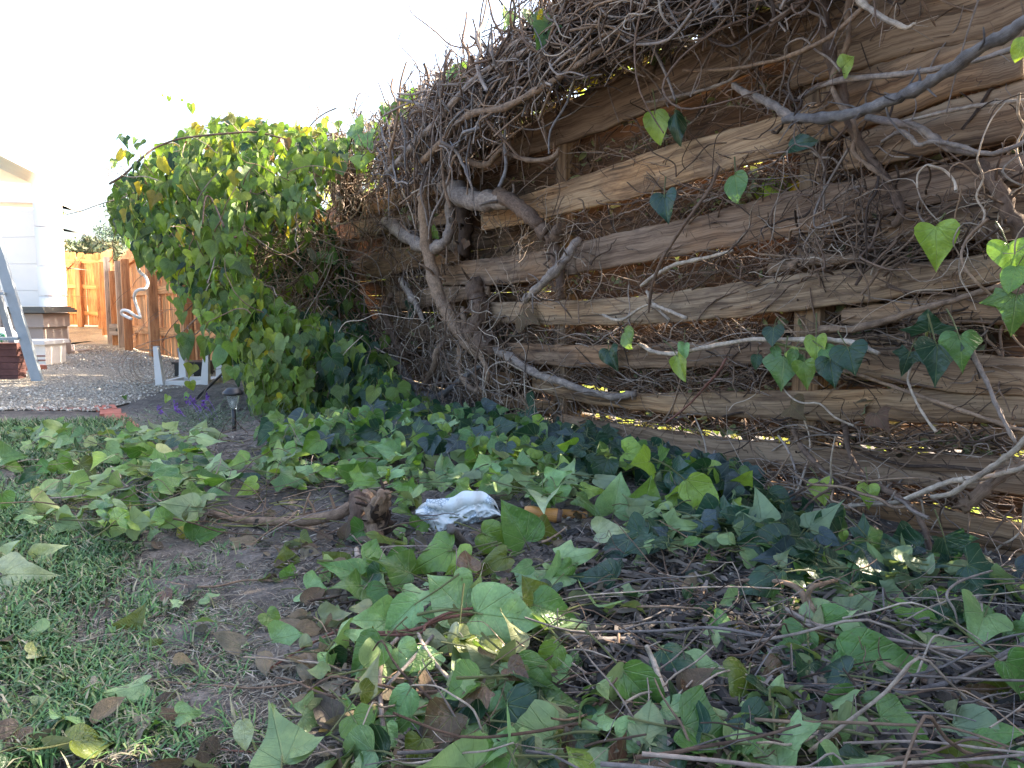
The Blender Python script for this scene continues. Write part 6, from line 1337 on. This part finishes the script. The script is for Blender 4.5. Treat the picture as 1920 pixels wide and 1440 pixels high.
def zone(px, py):
    if py < 1000 and px < 330: return 'on the left cut pile'
    if py < 905 and px < 900: return 'near the ivy mound'
    if py < 1010 and px < 660: return 'behind the grubbed root'
    if py < 1010 and px < 960: return 'around the white glove'
    if py < 1010 and px < 1180: return 'around the wooden handled loppers'
    if px > 1100 and py < 1120: return 'along the fence foot'
    if px < 560: return 'on the bare lawn'
    if px < 1120 and py < 1130: return 'before the white glove'
    if px < 1120: return 'around the largest leaf'
    if py < 1250: return 'on the dark debris slope'
    return 'under the lower right sticks'
CW = {'mid': 'mid green', 'bright': 'fresh green', 'lime': 'lime green', 'pale': 'pale green', 'cream': 'creamy green', 'dark': 'dark green', 'teal': 'bluish green', 'olive': 'olive', 'yellow': 'yellow', 'brown': 'brown dried', 'blue': 'dark blue green'}
SH = {'kite': 'kite-shaped', 'heart': 'heart-shaped', 'lobed': 'lobed', 'star': 'star-shaped', 'oval': 'oval'}
stuff = MB(); cnt = 0; singles = []
AREA = [(0, 800), (600, 800), (1100, 830), (1925, 1090), (1925, 1445), (0, 1445)]
cand = []
NO = [((q[1] + q[3]) / 2, (q[2] + q[4]) / 2, .5 * math.hypot(q[1] - q[3], q[2] - q[4])) for q in HL]
BX = [(395, 790, 485, 862), (395, 905, 745, 1075), (775, 915, 950, 1075), (950, 935, 1130, 1055)]
def clear(px, py):
    if any(a < px < c and b < py < d for a, b, c, d in BX): return random.random() < (.06 if py > 1030 else .01)
    return not any(math.hypot(px - a, py - b) < r + 14 for a, b, r in NO) or random.random() < .15
while len(cand) < 1280:
    px, py = rpoly(AREA)
    if random.random() < lam(px, py) and clear(px, py): cand.append((px, py))
for i in range(1280):
    px, py = cand[i]; layer = random.random()
    h = .006 + layer * (.075 if lam(px, py) > .8 else .035)
    if px < 400 and py < 985: h += .03
    p = ground_at(px, py, h); near = p[1] < 2.3
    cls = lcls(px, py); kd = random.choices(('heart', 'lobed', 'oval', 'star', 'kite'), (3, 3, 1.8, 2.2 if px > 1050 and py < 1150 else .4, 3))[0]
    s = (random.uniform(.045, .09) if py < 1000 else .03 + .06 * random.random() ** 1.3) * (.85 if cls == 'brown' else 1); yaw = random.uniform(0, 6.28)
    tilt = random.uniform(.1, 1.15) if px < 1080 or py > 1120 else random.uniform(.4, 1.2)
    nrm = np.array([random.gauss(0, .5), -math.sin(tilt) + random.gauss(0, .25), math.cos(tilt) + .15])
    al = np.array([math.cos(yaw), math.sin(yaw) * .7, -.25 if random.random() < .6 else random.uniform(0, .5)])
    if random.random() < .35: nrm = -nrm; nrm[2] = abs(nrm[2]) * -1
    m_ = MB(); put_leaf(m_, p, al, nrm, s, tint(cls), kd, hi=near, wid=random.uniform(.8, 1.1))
    zmin = m_.v[0][:, 2].min(); g = float(terr(p[0], p[1])) + pile(p[0], p[1]) + .003
    if zmin < g:
        for q in m_.v: q[:, 2] += g - zmin
    singles.append((s / p[1] * (1 + layer), px, py, cls, kd, s, m_))
singles.sort(key=lambda q: -q[0])
named = {}
for i, q in enumerate(singles[:215]):
    if q[3] != 'brown':
        sz = 'small' if q[5] < .062 else 'middling' if q[5] < .082 else 'large'
        named.setdefault(f'{sz} {CW[q[3]]} {SH[q[4]]} ivy leaf lying {zone(q[1], q[2])}', []).append((q[1], i))
uniq = {}; RK = ['leftmost', 'second from left', 'third from left', 'fourth from left', 'fifth from left', 'sixth from left', 'seventh from left', 'eighth from left', 'ninth from left']
for lb, L_ in named.items():
    L_.sort()
    for n_, (x_, i) in enumerate(L_): uniq[i] = lb if len(L_) == 1 else RK[min(n_, 8)] + ' ' + lb.replace(' ivy leaf lying', ' leaf')
for i, (k_, px, py, cls, kd, s, m_) in enumerate(singles):
    if i < 215 and cls != 'brown':
        sz = 'small' if s < .062 else 'middling' if s < .082 else 'large'
        lb = uniq[i]
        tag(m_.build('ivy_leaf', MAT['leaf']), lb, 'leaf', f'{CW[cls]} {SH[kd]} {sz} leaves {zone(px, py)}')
    else:
        stuff.f4 += [f + stuff.n for f in m_.f4]; stuff.f3 += [f + stuff.n for f in m_.f3]; stuff.v += m_.v; stuff.c += m_.c; stuff.u += m_.u; stuff.n += m_.n
tag(stuff.build('leaf_litter', MAT['leaf'], origin=(0, 0, 0)), 'litter of cut ivy leaves heaped along the fence foot', 'leaf litter', kind='stuff')
strip = MB()
for _ in range(520):
    px, py = rpoly([(500, 805), (700, 782), (900, 778), (1100, 822), (1400, 905), (1400, 940), (900, 850), (520, 845)]); p = ground_at(px, py, random.uniform(.0, .07))
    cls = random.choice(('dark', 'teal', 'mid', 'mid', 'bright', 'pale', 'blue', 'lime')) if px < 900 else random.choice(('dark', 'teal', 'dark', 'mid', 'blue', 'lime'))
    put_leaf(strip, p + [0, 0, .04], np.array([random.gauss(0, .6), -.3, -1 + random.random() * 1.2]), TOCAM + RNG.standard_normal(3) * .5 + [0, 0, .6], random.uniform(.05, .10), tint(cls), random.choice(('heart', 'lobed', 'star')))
tag(strip.build('ivy_bed', MAT['leaf'], origin=(0, 0, 0)), 'low dark ivy leaves growing along the base of fence and mound', 'ivy bed', kind='stuff')
tag(chips(6500, [(1060, 1020), (1450, 1030), (1925, 1130), (1925, 1445), (1200, 1445), (1080, 1250)], .01, .05, DARKC, .035, .35).build('bark_mulch', MAT['debris'], origin=(0, 0, 0), smooth=False), 'dark broken bark and leaf mould on the slope under the fence', 'bark mulch', kind='stuff')
# dead leaves and loose twigs in the litter
mb = MB()
for _ in range(900):
    px, py = rpoly([(430, 900), (1100, 850), (1925, 1100), (1925, 1445), (600, 1445), (500, 1100)]) if random.random() < .9 else rpoly(lawn_poly)
    p = ground_at(px, py, random.uniform(.003, .03)); c = np.array(random.choice([(.13, .085, .06), (.09, .07, .06), (.20, .15, .11), (.26, .21, .16)])) * random.uniform(.6, 1.1)
    put_leaf(mb, p, RNG.standard_normal(3) * [1, 1, .4], RNG.standard_normal(3) * [.7, .7, .3] + [0, 0, 1], random.uniform(.02, .06), c, random.choice(('heart', 'oval')), petiole=False, wid=random.uniform(.5, 1))
tag(mb.build('dead_leaf_litter', MAT['dead'], origin=(0, 0, 0)), 'brown dead leaves mixed into the cuttings and soil', 'dead leaves', kind='stuff')
mb = MB()
def loose(n, poly, L0, L1, r0, r1, h, cols, flat=.25):
    for _ in range(n):
        px, py = rpoly(poly); p = ground_at(px, py, random.uniform(.002, h)); yaw = random.uniform(0, 6.28) if random.random() < .5 else random.gauss(0, .5)
        d = np.array([math.cos(yaw), math.sin(yaw), random.gauss(0, flat)]); L = random.uniform(L0, L1); P = [p]; jt = random.choice((.1, .16, .3))
        for _ in range(5):
            d = d + RNG.standard_normal(3) * [jt, jt, .15]; d /= np.linalg.norm(d); q = P[-1] + d * L / 5
            g = float(terr(q[0], q[1])) + pile(q[0], q[1]) + .002; 
            if q[2] < g: q[2] = g; d[2] = abs(d[2]) * .5
            if q[2] > g + h + .03: d[2] = -abs(d[2])
            P.append(q)
        r = r0 + (r1 - r0) * random.random() ** 2.5; tube(mb, smoothpts(P, 3), [r, r * .5], 5, btint(random.choice(cols), .3), cap=False)
GR = [(420, 880), (1000, 830), (1925, 1100), (1925, 1445), (640, 1445), (600, 1150), (460, 1010)]
loose(900, GR, .04, .2, .0007, .0026, .05, ('brown', 'grey', 'dark', 'slate', 'tan', 'pale'))
loose(60, [(1100, 1000), (1925, 1100), (1925, 1445), (1100, 1445)], .15, .5, .0012, .0032, .07, ('grey', 'slate', 'pale', 'tan', 'brown'))
loose(200, [(40, 810), (600, 810), (620, 1000), (60, 960)], .05, .3, .0008, .0026, .08, ('brown', 'grey', 'green', 'tan'))
loose(130, lawn_poly, .03, .14, .0006, .0014, .01, ('pale', 'tan', 'brown'), .05)
tag(mb.build('loose_twigs', MAT['bark'], origin=(0, 0, 0)), 'loose thin twigs and stems strewn through the cuttings', 'twigs', kind='stuff')
# yellow green spring of leaves low at the gravel by the plank
for k, (lb, bx, by, tx, ty, gy, c) in enumerate((('yellow green round leaf low beside the charcoal plank', 315, 742, 310, 756, 762, 'lime'), ('lime leaf before the white table apron', 357, 715, 360, 734, 748, 'lime'), ('lime leaf above the charcoal plank foot', 352, 738, 346, 750, 762, 'bright'), ('green leaf by the gravel edge near the brick row', 233, 742, 236, 750, 758, 'mid'))):
    hero(lb, bx, by, tx, ty, gy, c, 'heart', 1.2, 0)
